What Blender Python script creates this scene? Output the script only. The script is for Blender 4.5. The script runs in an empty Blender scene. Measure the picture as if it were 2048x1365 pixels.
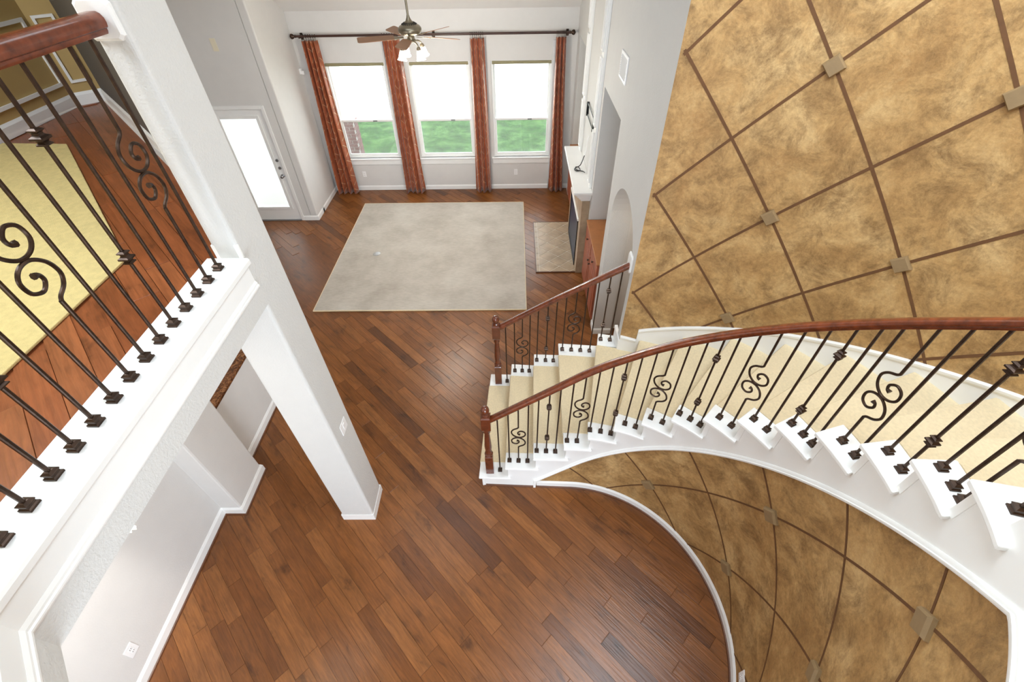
import bpy, math, random
from math import sin, cos, pi, radians, sqrt, atan2, hypot, floor as ifloor
from mathutils import Vector, Matrix
random.seed(7)
S = bpy.context.scene
COL = S.collection

# ------------------------------------------------------------------ camera
def cam_axes(p, yaw, roll):
    f = Vector((sin(yaw)*cos(p), cos(yaw)*cos(p), -sin(p)))
    r = Vector((cos(yaw), -sin(yaw), 0)); u = r.cross(f)
    return r*cos(roll)+u*sin(roll), -r*sin(roll)+u*cos(roll), f
_r, _u, _f = cam_axes(0.77445, -0.0175, -0.019)
cd = bpy.data.cameras.new('camera'); cd.sensor_width = 36; cd.lens = 16.0; cd.clip_start = .02; cd.clip_end = 300
cam = bpy.data.objects.new('camera', cd); COL.objects.link(cam)
M = Matrix((( _r.x,_u.x,-_f.x,0),( _r.y,_u.y,-_f.y,0),( _r.z,_u.z,-_f.z,4.55),(0,0,0,1)))
cam.matrix_world = M
S.camera = cam

# ------------------------------------------------------------------ world, lights, exposure
W = bpy.data.worlds.new('world'); S.world = W; W.use_nodes = True
bg = W.node_tree.nodes['Background']; bg.inputs[0].default_value = (.90, .95, 1, 1); bg.inputs[1].default_value = 3.8
def area(name, loc, target, sx, sy, power, color=(1, 1, 1)):
    l = bpy.data.lights.new(name, 'AREA'); l.shape = 'RECTANGLE'; l.size = sx; l.size_y = sy; l.energy = power; l.color = color
    o = bpy.data.objects.new(name, l); COL.objects.link(o); o.location = loc
    o.rotation_euler = (Vector(target)-Vector(loc)).to_track_quat('-Z', 'Y').to_euler()
    return o
area('upper_front_fill', (0.3, -3.0, 4.75), (0.0, 3.0, 2.4), 3.4, 1.9, 14, (.76, .89, 1))  # added soft fill behind the camera; no window is built here
area('lower_front_fill', (0.3, -3.0, 1.35), (0.0, 3.0, 1.0), 2.4, 2.2, 128, (.77, .89, 1))  # added fill below the landing; the wall behind it has no door
area('foyer_fill', (1.5, 1.4, 5.95), (1.4, 1.5, 0), 2.0, 2.0, 86, (.77, .895, 1))  # unseen overhead fill, added to brighten the stairs and foyer
area('living_fill', (-1.6, 4.6, 5.85), (-1.5, 5.2, 0), 2.0, 2.0, 21, (.78, .90, 1))  # soft fill added above the living room, no fixture there
area('upper_hall_fill', (-3.1, 1.4, 5.9), (-3.1, 1.5, 3), 1.4, 1.4, 46, (.80, .91, 1))  # added overhead fill for the upstairs carpet and floor
_sp = bpy.data.lights.new('hall_downlight', 'SPOT'); _sp.energy = 75; _sp.spot_size = radians(30); _sp.spot_blend = .9; _sp.shadow_soft_size = .05; _sp.color = (1, .97, .92)
_so = bpy.data.objects.new('hall_downlight', _sp); COL.objects.link(_so); _so.location = (-2.3, 1.0, 2.83); _so.rotation_euler = (Vector((-3.05, .93, .85))-Vector((-2.3, 1.0, 2.83))).to_track_quat('-Z', 'Y').to_euler()
def point(name, loc, power, r=.05, color=(1, .93, .82)):
    l = bpy.data.lights.new(name, 'POINT'); l.energy = power; l.shadow_soft_size = r; l.color = color
    o = bpy.data.objects.new(name, l); COL.objects.link(o); o.location = loc; return o
point('entry_fill', (0.9, -1.0, 2.3), 10, .12, (.85, .93, 1))  # extra fill point added to lift the lower curved wall; no pendant
S.view_settings.view_transform = 'Standard'; S.view_settings.look = 'None'; S.view_settings.gamma = 1
S.view_settings.exposure = 1.18
S.view_settings.use_curve_mapping = False
S.cycles.use_denoising = True
S.cycles.use_adaptive_sampling = True; S.cycles.adaptive_threshold = .04
S.cycles.max_bounces = 7; S.cycles.diffuse_bounces = 4; S.cycles.glossy_bounces = 3; S.cycles.transparent_max_bounces = 12
S.cycles.sample_clamp_indirect = 6
S.cycles.caustics_reflective = False; S.cycles.caustics_refractive = False

# ------------------------------------------------------------------ materials
def lin(c): return tuple(((v/255)/12.92 if v/255 <= .04045 else ((v/255+.055)/1.055)**2.4) for v in c)
def col4(c): return (*lin(c), 1)
MATS = {}
class NT:
    def __init__(s, m): s.t = m.node_tree; s.n = s.t.nodes; s.b = s.n['Principled BSDF']
    def add(s, t, **kw):
        n = s.n.new(t)
        for k, v in kw.items():
            if hasattr(n, k): setattr(n, k, v)
        return n
    def l(s, a, b): s.t.links.new(a, b)
    def noise(s, scale, detail=4, vec=None, rough=.55, dist=0):
        n = s.add('ShaderNodeTexNoise'); n.inputs['Scale'].default_value = scale; n.inputs['Detail'].default_value = detail
        n.inputs['Roughness'].default_value = rough; n.inputs['Distortion'].default_value = dist
        if vec is not None: s.l(vec, n.inputs['Vector'])
        return n.outputs['Fac']
    def ramp(s, fac, stops):
        r = s.add('ShaderNodeValToRGB'); e = r.color_ramp.elements
        while len(e) < len(stops): e.new(.5)
        for i, (p, c) in enumerate(stops): e[i].position = p; e[i].color = c
        s.l(fac, r.inputs[0]); return r.outputs[0]
    def mix(s, fac, a, b, mode='MIX'):
        m = s.add('ShaderNodeMix', data_type='RGBA', blend_type=mode)
        for sock, v in ((m.inputs[0], fac), (m.inputs[6], a), (m.inputs[7], b)):
            if hasattr(v, 'is_linked'): s.l(v, sock)
            else: sock.default_value = v
        return m.outputs[2]
    def math(s, op, a, b=None, c=None):
        m = s.add('ShaderNodeMath', operation=op)
        for i, v in enumerate((a, b, c)):
            if v is None: continue
            if hasattr(v, 'is_linked'): s.l(v, m.inputs[i])
            else: m.inputs[i].default_value = v
        return m.outputs[0]
    def bump(s, h, strength, dist=.01):
        b = s.add('ShaderNodeBump'); b.inputs['Strength'].default_value = strength; b.inputs['Distance'].default_value = dist
        s.l(h, b.inputs['Height']); s.l(b.outputs[0], s.b.inputs['Normal'])
    def pos(s): return s.add('ShaderNodeNewGeometry').outputs['Position']
    def mapping(s, vec, scale=(1, 1, 1), rot=(0, 0, 0)):
        m = s.add('ShaderNodeMapping'); m.inputs['Scale'].default_value = scale; m.inputs['Rotation'].default_value = rot
        s.l(vec, m.inputs[0]); return m.outputs[0]
def mat(name, c, rough=.6, metal=0, var=0, vscale=6, bump=0, bscale=120, bdist=.004, coat=0):
    m = bpy.data.materials.new(name); m.use_nodes = True; t = NT(m); b = t.b
    b.inputs['Base Color'].default_value = col4(c); b.inputs['Roughness'].default_value = rough; b.inputs['Metallic'].default_value = metal
    b.inputs['Coat Weight'].default_value = coat
    p = t.pos()
    f = t.noise(vscale, 4, p)
    d = tuple(v*(1-var) for v in lin(c)); e = tuple(min(1, v*(1+var)) for v in lin(c))
    t.l(t.ramp(f, [(.3, (*d, 1)), (.7, (*e, 1))]), b.inputs['Base Color'])
    if bump: t.bump(t.noise(bscale, 3, p), bump, bdist)
    MATS[name] = m; return m

mat('white_trim', (243, 243, 241), .38, var=.012)
mat('wall_paint', (220, 218, 215), .7, var=.015, bump=.25, bscale=90, bdist=.004)
mat('wall_light', (212, 211, 208), .7, var=.012, bump=.6, bscale=80, bdist=.005)
mat('ceiling_paint', (232, 230, 227), .8, var=.01, bump=.2, bscale=90)
mat('tan_paint', (188, 160, 104), .7, var=.05)
mat('grey_paint', (92, 87, 82), .7, var=.03)
mat('stair_carpet', (230, 211, 174), .95, var=.07, vscale=60, bump=.7, bscale=420, bdist=.006)
mat('yellow_carpet', (226, 204, 140), .95, var=.08, vscale=30, bump=.8, bscale=300, bdist=.008)
mat('rail_wood', (106, 50, 25), .26, var=.4, vscale=22, coat=.4)
mat('newel_wood', (98, 48, 27), .25, var=.2, vscale=20, coat=.5)
mat('bronze', (66, 50, 40), .36, .7, var=.35, vscale=40)
mat('fan_metal', (150, 140, 120), .35, .85, var=.1)
mat('fan_blade', (150, 108, 78), .5, var=.1)
mat('cabinet_wood', (158, 84, 56), .4, var=.15, vscale=9)
mat('cabinet_top', (176, 114, 66), .4, var=.1, vscale=9)
mat('block_paint', (141, 117, 84), .5, var=.06, vscale=30)
mat('line_paint', (100, 66, 36), .75, var=.12, vscale=18)
mat('hearth_stone', (170, 148, 122), .35, var=.22, vscale=5)
mat('hearth_grout', (226, 217, 202), .8, var=.05)
mat('black_metal', (22, 22, 23), .4, .5, var=.2)
mat('firebox_glass', (24, 38, 66), .4, 0, var=.2)
mat('cream_plastic', (232, 224, 200), .4)
mat('white_plastic', (246, 246, 246), .35)
mat('steel', (150, 150, 152), .3, .9)
mat('olive_shade', (150, 142, 108), .6, var=.05)
mat('concrete', (240, 238, 232), .9, var=.03)
mat('fence_paint', (246, 244, 238), .9, var=.03)
mat('mortar', (170, 165, 160), .9, var=.05)
mat('brick_clay', (128, 98, 96), .8, var=.2, vscale=12)
mat('floor_cover', (170, 168, 165), .4, .3)
mat('shade_wood', (62, 34, 24), .3, var=.2)
mat('shoe_wood', (96, 58, 36), .4, var=.2)

def wood_floor(name, tones):
    m = bpy.data.materials.new(name); m.use_nodes = True; t = NT(m)
    a = t.add('ShaderNodeAttribute', attribute_name='tone'); tone = a.outputs['Fac']
    p = t.mapping(t.pos(), rot=(0, 0, radians(45)))
    comb = t.add('ShaderNodeCombineXYZ'); t.l(t.math('MULTIPLY', tone, 37.0), comb.inputs[2]); t.l(t.math('MULTIPLY', tone, 11.0), comb.inputs[0])
    v = t.add('ShaderNodeVectorMath', operation='ADD'); t.l(p, v.inputs[0]); t.l(comb.outputs[0], v.inputs[1])
    g = t.mapping(v.outputs[0], scale=(2.2, 22, 1)); grain = t.noise(2.2, 6, g, .6, .8)
    blot = t.noise(3.0, 4, t.mapping(v.outputs[0], scale=(1, 2.2, 1)), .6, .4)
    base = t.ramp(tone, [(0, col4(tones[0])), (.25, col4(tones[1])), (.6, col4(tones[2])), (1, col4(tones[3]))])
    gr = t.ramp(grain, [(.3, (.70, .68, .67, 1)), (.65, (1.12, 1.12, 1.12, 1))])
    c = t.mix(1, base, gr, 'MULTIPLY')
    bl = t.ramp(blot, [(.28, (.42, .40, .40, 1)), (.40, (.88, .88, .88, 1)), (.7, (1.14, 1.13, 1.12, 1))])
    c = t.mix(1, c, bl, 'MULTIPLY')
    t.l(c, t.b.inputs['Base Color'])
    rp = t.mapping(v.outputs[0], scale=(1.2, 34, 1)); rip = t.noise(2.0, 3, rp, .5)
    t.bump(t.math('ADD', rip, t.math('MULTIPLY', grain, .6)), .35, .005)
    t.b.inputs['Roughness'].default_value = .30; t.b.inputs['Specular IOR Level'].default_value = .4
    MATS[name] = m
wood_floor('floor_wood', [(94, 55, 26), (116, 69, 31), (129, 79, 38), (142, 91, 48)])
wood_floor('upper_floor_wood', [(110, 60, 34), (134, 74, 42), (146, 82, 48), (150, 90, 54)])

def faux():
    m = bpy.data.materials.new('faux_plaster'); m.use_nodes = True; t = NT(m); p = t.pos()
    n1 = t.noise(2.6, 6, p, .62, .6); n2 = t.noise(5.0, 9, p, .8, .4); n3 = t.noise(38, 5, p, .75)
    c = t.ramp(n1, [(.32, col4((164, 124, 74))), (.5, col4((184, 146, 93))), (.68, col4((202, 168, 116)))])
    spm = t.ramp(n2, [(.36, (.9, .9, .9, 1)), (.54, (0, 0, 0, 1))])
    c = t.mix(spm, c, col4((128, 96, 56)))
    hi = t.ramp(n2, [(.55, (0, 0, 0, 1)), (.72, (.55, .55, .55, 1))])
    c = t.mix(hi, c, col4((214, 182, 130)))
    fine = t.ramp(n3, [(.32, (.80, .79, .77, 1)), (.68, (1.10, 1.10, 1.10, 1))])
    c = t.mix(1, c, fine, 'MULTIPLY')
    t.l(c, t.b.inputs['Base Color']); t.b.inputs['Roughness'].default_value = .6
    t.bump(t.noise(60, 4, p, .6), .35, .006)
    MATS['faux_plaster'] = m
faux()
def rug_mat():
    m = bpy.data.materials.new('rug_pile'); m.use_nodes = True; t = NT(m); p = t.pos()
    a = t.noise(1.6, 5, p, .6); b = t.noise(40, 3, t.mapping(p, scale=(.35, 1.6, 1)))
    c = t.ramp(a, [(.3, col4((168, 158, 146))), (.55, col4((186, 177, 165))), (.75, col4((196, 188, 177)))])
    c = t.mix(1, c, t.ramp(b, [(.3, (.9, .9, .89, 1)), (.7, (1.06, 1.06, 1.06, 1))]), 'MULTIPLY')
    t.l(c, t.b.inputs['Base Color']); t.b.inputs['Roughness'].default_value = .95; t.bump(t.noise(350, 2, p), .5, .005)
    MATS['rug_pile'] = m
rug_mat()
def granite():
    m = bpy.data.materials.new('granite'); m.use_nodes = True; t = NT(m); p = t.pos()
    c = t.ramp(t.noise(14, 7, p, .75, 2.0), [(.35, col4((34, 22, 16))), (.5, col4((96, 58, 34))), (.62, col4((150, 104, 66))), (.75, col4((54, 36, 26)))])
    t.l(c, t.b.inputs['Base Color']); t.b.inputs['Roughness'].default_value = .12; MATS['granite'] = m
granite()
def grass():
    m = bpy.data.materials.new('lawn_green'); m.use_nodes = True; t = NT(m); p = t.pos()
    c = t.ramp(t.noise(3.5, 8, p, .75), [(.34, col4((40, 74, 36))), (.5, col4((70, 112, 56))), (.68, col4((112, 152, 88)))])
    t.l(c, t.b.inputs['Base Color']); t.b.inputs['Roughness'].default_value = .95; t.bump(t.noise(30, 6, p, .8), 1.0, .08); MATS['lawn_green'] = m
grass()
def glass():
    m = bpy.data.materials.new('pane_glass'); m.use_nodes = True; t = NT(m)
    tr = t.add('ShaderNodeBsdfTransparent'); tr.inputs[0].default_value = (.96, .98, .97, 1)
    gl = t.add('ShaderNodeBsdfGlossy'); gl.inputs['Roughness'].default_value = .02
    mx = t.add('ShaderNodeMixShader'); mx.inputs[0].default_value = .06
    t.l(tr.outputs[0], mx.inputs[1]); t.l(gl.outputs[0], mx.inputs[2]); t.l(mx.outputs[0], t.n['Material Output'].inputs[0]); MATS['pane_glass'] = m
    # fine insect screen: darkens what lies behind it
    m = bpy.data.materials.new('screen_mesh'); m.use_nodes = True; t = NT(m)
    tr = t.add('ShaderNodeBsdfTransparent'); df = t.add('ShaderNodeBsdfDiffuse'); df.inputs[0].default_value = (.25, .25, .25, 1)
    mx = t.add('ShaderNodeMixShader'); mx.inputs[0].default_value = .22
    t.l(tr.outputs[0], mx.inputs[1]); t.l(df.outputs[0], mx.inputs[2]); t.l(mx.outputs[0], t.n['Material Output'].inputs[0]); MATS['screen_mesh'] = m
    m = bpy.data.materials.new('blind_slat'); m.use_nodes = True; t = NT(m)
    df = t.add('ShaderNodeBsdfDiffuse'); df.inputs[0].default_value = (.85, .85, .84, 1)
    tl = t.add('ShaderNodeBsdfTranslucent'); tl.inputs[0].default_value = (.95, .95, .95, 1)
    mx = t.add('ShaderNodeMixShader'); mx.inputs[0].default_value = .30
    t.l(df.outputs[0], mx.inputs[1]); t.l(tl.outputs[0], mx.inputs[2]); t.l(mx.outputs[0], t.n['Material Output'].inputs[0]); MATS['blind_slat'] = m
    m = bpy.data.materials.new('lit_shade'); m.use_nodes = True; t = NT(m)
    t.b.inputs['Base Color'].default_value = (1, .97, .92, 1); t.b.inputs['Emission Color'].default_value = (1, .93, .82, 1); t.b.inputs['Emission Strength'].default_value = 5
    MATS['lit_shade'] = m
    m = bpy.data.materials.new('crystal'); m.use_nodes = True; t = NT(m)
    t.b.inputs['Base Color'].default_value = (1, .98, .95, 1); t.b.inputs['Roughness'].default_value = .05
    t.b.inputs['Emission Color'].default_value = (1, .95, .85, 1); t.b.inputs['Emission Strength'].default_value = 1.2; MATS['crystal'] = m
glass()
def curtain_mat():
    m = bpy.data.materials.new('curtain_cloth'); m.use_nodes = True; t = NT(m)
    uv = t.add('ShaderNodeUVMap').outputs[0]; sx = t.add('ShaderNodeSeparateXYZ'); t.l(uv, sx.inputs[0]); u, v = sx.outputs[0], sx.outputs[1]
    # embroidered trellis: slanted lines u*a +- v*b, one out of two segments kept
    def fam(sgn):
        k = t.math('ADD', t.math('MULTIPLY', u, 3.6), t.math('MULTIPLY', v, 3.3*sgn))
        fr = t.math('ABSOLUTE', t.math('SUBTRACT', t.math('FRACT', k), .5))
        line = t.math('GREATER_THAN', fr, .479)
        k2 = t.math('ADD', t.math('MULTIPLY', u, -3.6*sgn), t.math('MULTIPLY', v, 3.3))
        gate = t.math('GREATER_THAN', t.math('FRACT', t.math('ADD', k2, .18)), .46)
        return t.math('MULTIPLY', line, gate)
    lines = t.math('MAXIMUM', fam(1), fam(-1))
    n = t.noise(9, 4, t.pos())
    base = t.ramp(n, [(.3, col4((138, 68, 33))), (.7, col4((174, 90, 48)))])
    t.l(t.mix(lines, base, col4((212, 176, 134))), t.b.inputs['Base Color'])
    t.b.inputs['Roughness'].default_value = .38; t.b.inputs['Sheen Weight'].default_value = .3
    MATS['curtain_cloth'] = m
curtain_mat()

# ------------------------------------------------------------------ mesh helpers
class MB:
    def __init__(s): s.v = []; s.f = []; s.uv = None
    def vert(s, p): s.v.append(tuple(p)); return len(s.v)-1
    def box(s, x0, x1, y0, y1, z0, z1):
        b = len(s.v)
        s.v += [(x0,y0,z0),(x1,y0,z0),(x1,y1,z0),(x0,y1,z0),(x0,y0,z1),(x1,y0,z1),(x1,y1,z1),(x0,y1,z1)]
        s.f += [tuple(b+i for i in q) for q in ((0,3,2,1),(4,5,6,7),(0,1,5,4),(1,2,6,5),(2,3,7,6),(3,0,4,7))]
        return s
    def prism(s, poly, z0, z1):
        a = sum(poly[i][0]*poly[(i+1) % len(poly)][1]-poly[(i+1) % len(poly)][0]*poly[i][1] for i in range(len(poly)))
        if a < 0: poly = poly[::-1]
        b = len(s.v); n = len(poly)
        s.v += [(p[0], p[1], z0) for p in poly]+[(p[0], p[1], z1) for p in poly]
        s.f.append(tuple(range(b+n-1, b-1, -1))); s.f.append(tuple(range(b+n, b+2*n)))
        for i in range(n): j = (i+1) % n; s.f.append((b+i, b+j, b+n+j, b+n+i))
        return s
    def quadbox(s, pts8):
        b = len(s.v); s.v += [tuple(p) for p in pts8]
        s.f += [tuple(b+i for i in q) for q in ((0,3,2,1),(4,5,6,7),(0,1,5,4),(1,2,6,5),(2,3,7,6),(3,0,4,7))]
        return s
    def rings(s, rings, closed=True, cap=True):
        b = len(s.v); n = len(rings[0])
        for r in rings: s.v += [tuple(p) for p in r]
        for i in range(len(rings)-1):
            for j in range(n if closed else n-1):
                k = (j+1) % n
                s.f.append((b+i*n+j, b+i*n+k, b+(i+1)*n+k, b+(i+1)*n+j))
        if cap and closed:
            s.f.append(tuple(b+j for j in range(n-1, -1, -1))); s.f.append(tuple(b+(len(rings)-1)*n+j for j in range(n)))
        return s
    def tube(s, pts, r, n=8, up=None):
        pts = [Vector(p) for p in pts]; R = []; prev = None
        for i, p in enumerate(pts):
            t = (pts[min(i+1, len(pts)-1)]-pts[max(i-1, 0)]).normalized()
            if prev is None:
                a = Vector((0, 0, 1)) if abs(t.z) < .9 else Vector((1, 0, 0))
                nrm = t.cross(a).normalized()
            else: nrm = (prev-t*prev.dot(t)).normalized()
            prev = nrm; bi = t.cross(nrm); rr = r[i] if isinstance(r, (list, tuple)) else r
            R.append([p+nrm*rr*cos(2*pi*k/n)+bi*rr*sin(2*pi*k/n) for k in range(n)])
        return s.rings(R)
    def lathe(s, prof, n=16, c=(0, 0, 0), rot=0):
        R = [[(c[0]+r*cos(2*pi*k/n+rot), c[1]+r*sin(2*pi*k/n+rot), c[2]+z) for k in range(n)] for r, z in prof]
        return s.rings(R)
    def sweep(s, path, prof, normals):
        # profile (a, b): a along the outward normal, b upward
        return s.rings([[(p[0]+n[0]*a, p[1]+n[1]*a, p[2]+b) for a, b in prof] for p, n in zip(path, normals)])
    def grid(s, rows): return s.rings(rows, closed=False, cap=False)
WORLD = {}
def build(mb, name, m, parent=None, origin=None, smooth=False, bevel=0, tone=None, kind=None, label=None, seg=2):
    if parent is not None: o0 = WORLD[parent]
    else:
        if origin is None:
            xs = [v[0] for v in mb.v]; ys = [v[1] for v in mb.v]; zs = [v[2] for v in mb.v]
            origin = ((min(xs)+max(xs))/2, (min(ys)+max(ys))/2, min(zs))
        o0 = Vector(origin)
    me = bpy.data.meshes.new(name)
    me.from_pydata([(v[0]-o0.x, v[1]-o0.y, v[2]-o0.z) for v in mb.v], [], mb.f)
    me.materials.append(MATS[m]); me.update()
    if smooth:
        me.polygons.foreach_set('use_smooth', [True]*len(me.polygons))
        try: me.set_sharp_from_angle(angle=radians(40))
        except Exception: pass
    if tone is not None:
        at = me.attributes.new('tone', 'FLOAT', 'POINT')
        at.data.foreach_set('value', tone if isinstance(tone, list) else [tone]*len(mb.v))
    o = bpy.data.objects.new(name, me); COL.objects.link(o)
    if parent is not None: o.parent = parent
    else: o.location = o0
    WORLD[o] = o0
    if bevel:
        b = o.modifiers.new('bevel', 'BEVEL'); b.width = bevel; b.segments = seg; b.limit_method = 'ANGLE'; b.angle_limit = radians(35)
    if kind: o['kind'] = kind
    if label: o['label'] = label
    return o
def empty(name, loc, label, cat, group=None, kind=None):
    o = bpy.data.objects.new(name, None); COL.objects.link(o); o.location = loc; o.empty_display_size = .1
    WORLD[o] = Vector(loc); o['label'] = label
    if cat: o['category'] = cat
    if group: o['group'] = group
    if kind: o['kind'] = kind
    return o
def tag(o, label, cat, group=None):
    o['label'] = label; o['category'] = cat
    if group: o['group'] = group
    return o
def struct(mb, name, m, label=None, **kw):
    o = build(mb, name, m, **kw); o['kind'] = 'structure'
    if label: o['label'] = label
    return o

# ------------------------------------------------------------------ shared measures
C = (.485, 1.12); T0 = 87.5
DEG = 1.245*pi/180
UP = 3.14                      # upper floor level
RISE = .197
XR = 1.09; YF = 9.41           # right wall plane, far wall plane
XB = -1.47                     # face of the overlook wall
def inner(t, R):
    if t <= T0: return (C[0]+R*cos(radians(t)), C[1]+R*sin(radians(t)))
    a = radians(T0); d = (t-T0)*DEG
    return (C[0]+R*cos(a)-d*sin(a), C[1]+R*sin(a)+d*cos(a))
def nrm(t):
    a = radians(min(t, T0)); return (cos(a), sin(a))
def frange(a, b, n): return [a+(b-a)*i/n for i in range(n+1)]
NT_ = {1: 131.5, 2: 118.7, 3: 105.7, 4: 92.5}
for k in range(5, 18): NT_[k] = 92.5-9.46*(k-4)
OUT = {1: (-.343, 3.848), 2: (-.077, 3.838), 3: (.195, 3.815), 4: (.475, 3.80), 5: (.913, 3.757)}
for k in range(6, 18): OUT[k] = (C[0]+2.45*cos(radians(NT_[k]-2.7)), C[1]+2.45*sin(radians(NT_[k]-2.7)))
def zb(t): return min(.829+(68.8-t)*.0203, 2.905)      # lower edge of the white stringer
def skirt(a): return 1.355+(70-a)*.0193 if a < 71.8 else 1.195   # top of the outer skirt board

# ------------------------------------------------------------------ floors made of planks
def clip(poly, x0, x1, y0, y1):
    def cut(P, ins, inter):
        out = []
        for i in range(len(P)):
            a, b = P[i-1], P[i]
            if ins(b):
                if not ins(a): out.append(inter(a, b))
                out.append(b)
            elif ins(a): out.append(inter(a, b))
        return out
    def ix(x): return lambda a, b: (x, a[1]+(b[1]-a[1])*(x-a[0])/(b[0]-a[0]))
    def iy(y): return lambda a, b: (a[0]+(b[0]-a[0])*(y-a[1])/(b[1]-a[1]), y)
    for ins, it in ((lambda p: p[0] >= x0, ix(x0)), (lambda p: p[0] <= x1, ix(x1)), (lambda p: p[1] >= y0, iy(y0)), (lambda p: p[1] <= y1, iy(y1))):
        poly = cut(poly, ins, it)
        if len(poly) < 3: return []
    return poly
def planks(floor, region, z, m, keep, limit=300, width=.1225, seed=1):
    rnd = random.Random(seed); x0, x1, y0, y1 = region; h = sqrt(.5); out = []
    cs = [(x+y)*h for x in (x0, x1) for y in (y0, y1)]; ds = [(x-y)*h for x in (x0, x1) for y in (y0, y1)]
    c = min(cs)
    while c < max(cs):
        d = min(ds)-rnd.random()*1.2
        while d < max(ds):
            L = rnd.uniform(.45, 1.5); g = .0012
            q = [((a+b)*h, (a-b)*h) for a, b in ((c+g, d+g), (c+g, d+L-g), (c+width-g, d+L-g), (c+width-g, d+g))]
            p = clip(q, x0, x1, y0, y1); d += L
            if len(p) < 3: continue
            ar = sum(p[i-1][0]*p[i][1]-p[i][0]*p[i-1][1] for i in range(len(p)))/2
            if ar < 0: p = p[::-1]
            if abs(ar) < .004: continue
            cx = sum(v[0] for v in p)/len(p); cy = sum(v[1] for v in p)/len(p)
            if keep(cx, cy): out.append((p, cx, cy, min(1, max(0, rnd.gauss(.55, .22))), rnd.uniform(-.0006, .0006)))
        c += width
    out.sort(key=lambda e: hypot(e[1], e[2]))
    rest = MB(); rt = []
    for i, (p, cx, cy, tone, dz) in enumerate(out):
        n = len(p); mb = MB() if i < limit else rest; b = len(mb.v)
        ins = [(v[0]+(cx-v[0])/max(.01, hypot(cx-v[0], cy-v[1]))*.0025, v[1]+(cy-v[1])/max(.01, hypot(cx-v[0], cy-v[1]))*.0025) for v in p]
        mb.v += [(v[0], v[1], z-.006) for v in p]+[(v[0], v[1], z-.0014+dz) for v in p]+[(v[0], v[1], z+dz) for v in ins]
        mb.f.append(tuple(b+2*n+j for j in range(n)))
        for j in range(n):
            k = (j+1) % n
            mb.f.append((b+j, b+k, b+n+k, b+n+j)); mb.f.append((b+n+j, b+n+k, b+2*n+k, b+2*n+j))
        if i < limit: build(mb, 'plank', m, floor, tone=tone)
        else: rt += [tone]*(3*n)
    if rest.v: build(rest, 'far_planks', m, floor, tone=rt, kind='stuff')

fl = MB().box(-6.0, 3.3, -3.2, YF, -.06, -.004)
floor_o = struct(fl, 'floor', 'floor_wood', 'hand-scraped brown hardwood floor laid diagonally', tone=.2)
def keep_low(x, y):
    if x > 1.45 and y > 2.4: return False
    if x > XR+.3: return y < 2.6 and hypot(x-C[0], y-C[1]) < 1.4
    if y > 2.5 and y < 3.75 and x > -.35 and x < 1.2: return False
    if x < -3.2 and y < 3.6: return False
    if y < -.2: return False
    if y > 8.2 and x < -4.05: return False
    if x > -2.9 and x < -2.0 and y < .2: return False
    # under the area rug
    if -3.0 < x < -.02 and 5.5 < y < 8.6: return False
    if x < -3.1 and y < 7.2: return False
    return True
planks(floor_o, (-5.6, 1.9, -.2, YF-.02), 0, 'floor_wood', keep_low)

uf = MB()
uf.prism([(-4.35, -2.9), (-.42, -2.9), (-.42, -.85), (-.60, -.70), (XB-.15, .262), (XB-.15, 2.3), (-1.75, 2.45), (-4.2, 5.0), (-4.35, 5.0)], 2.853, UP-.006)
upper = struct(uf, 'floor_upper', 'upper_floor_wood', 'reddish hardwood floor of the upstairs hall', tone=.4)
upper.data.materials.append(MATS['ceiling_paint']); upper.data.materials.append(MATS['wall_light'])
for p in upper.data.polygons:
    if p.normal.z < -.5: p.material_index = 1
    elif abs(p.normal.z) < .5: p.material_index = 2
def keep_up(x, y):
    if x+4.15 > 0 and (x+1.75)+(y-2.4) > -.04: return False
    if x < -2.2 and y < 1.9-(x+2.2)*1.05: return False
    return x > -4.22 and y < 4.9
planks(upper, (-4.25, -1.665, .1, 4.95), UP, 'upper_floor_wood', keep_up, seed=5)
lm = MB()
edge = [inner(t, 1.29) for t in frange(-30, -64, 8)]
lm.prism(edge+[(-.42, -.70), (-.42, -2.9), (3.1, -2.9), (3.1, -.1), (C[0]+2.45*cos(radians(-30)), C[1]+2.45*sin(radians(-30)))], 2.93, UP)
struct(lm, 'floor_landing', 'upper_floor_wood', 'upstairs landing at the top of the stairs', tone=.45)

# ------------------------------------------------------------------ walls
def wall_with_holes_y(name, m, y0, y1, x0, x1, z0, z1, holes, label):
    # wall slab facing y, rectangular holes (xa, xb, za, zb) side by side
    mb = MB(); x = x0
    for xa, xb, za, zb_ in sorted(holes):
        mb.box(x, xa, y0, y1, z0, z1)
        if za > z0: mb.box(xa, xb, y0, y1, z0, za)
        mb.box(xa, xb, y0, y1, zb_, z1); x = xb
    mb.box(x, x1, y0, y1, z0, z1)
    return struct(mb, name, m, label)
WIN = [(-3.50, -2.385), (-1.96, -.845), (-.455, .665)]
wall_far = wall_with_holes_y('wall_far', 'wall_paint', YF, YF+.16, -4.1, 1.85, -.1, 3.35, [(a, b, .69, 2.43) for a, b in WIN], 'greige living room wall around the three windows')
mb = MB(); mb.box(-4.07, -3.93, 8.13, YF, 0, 5.0)
struct(mb, 'wall_left', 'wall_paint', 'short return wall left of the windows', bevel=.02)
wall_with_holes_y('wall_door', 'wall_paint', 8.13, 8.27, -6.1, -4.07, -.1, 6.0, [(-5.20, -4.26, 0, 2.06)], 'greige wall around the patio door')
struct(MB().box(-6.15, -6.0, 2.6, 8.2, 0, 6.0), 'wall_kitchen', 'wall_paint', 'far left wall of the living room')
struct(MB().box(-6.1, -4.35, 2.45, 2.6, 0, 6.0), 'wall_kitchen_end', 'wall_paint', 'left end wall behind the column')
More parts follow.
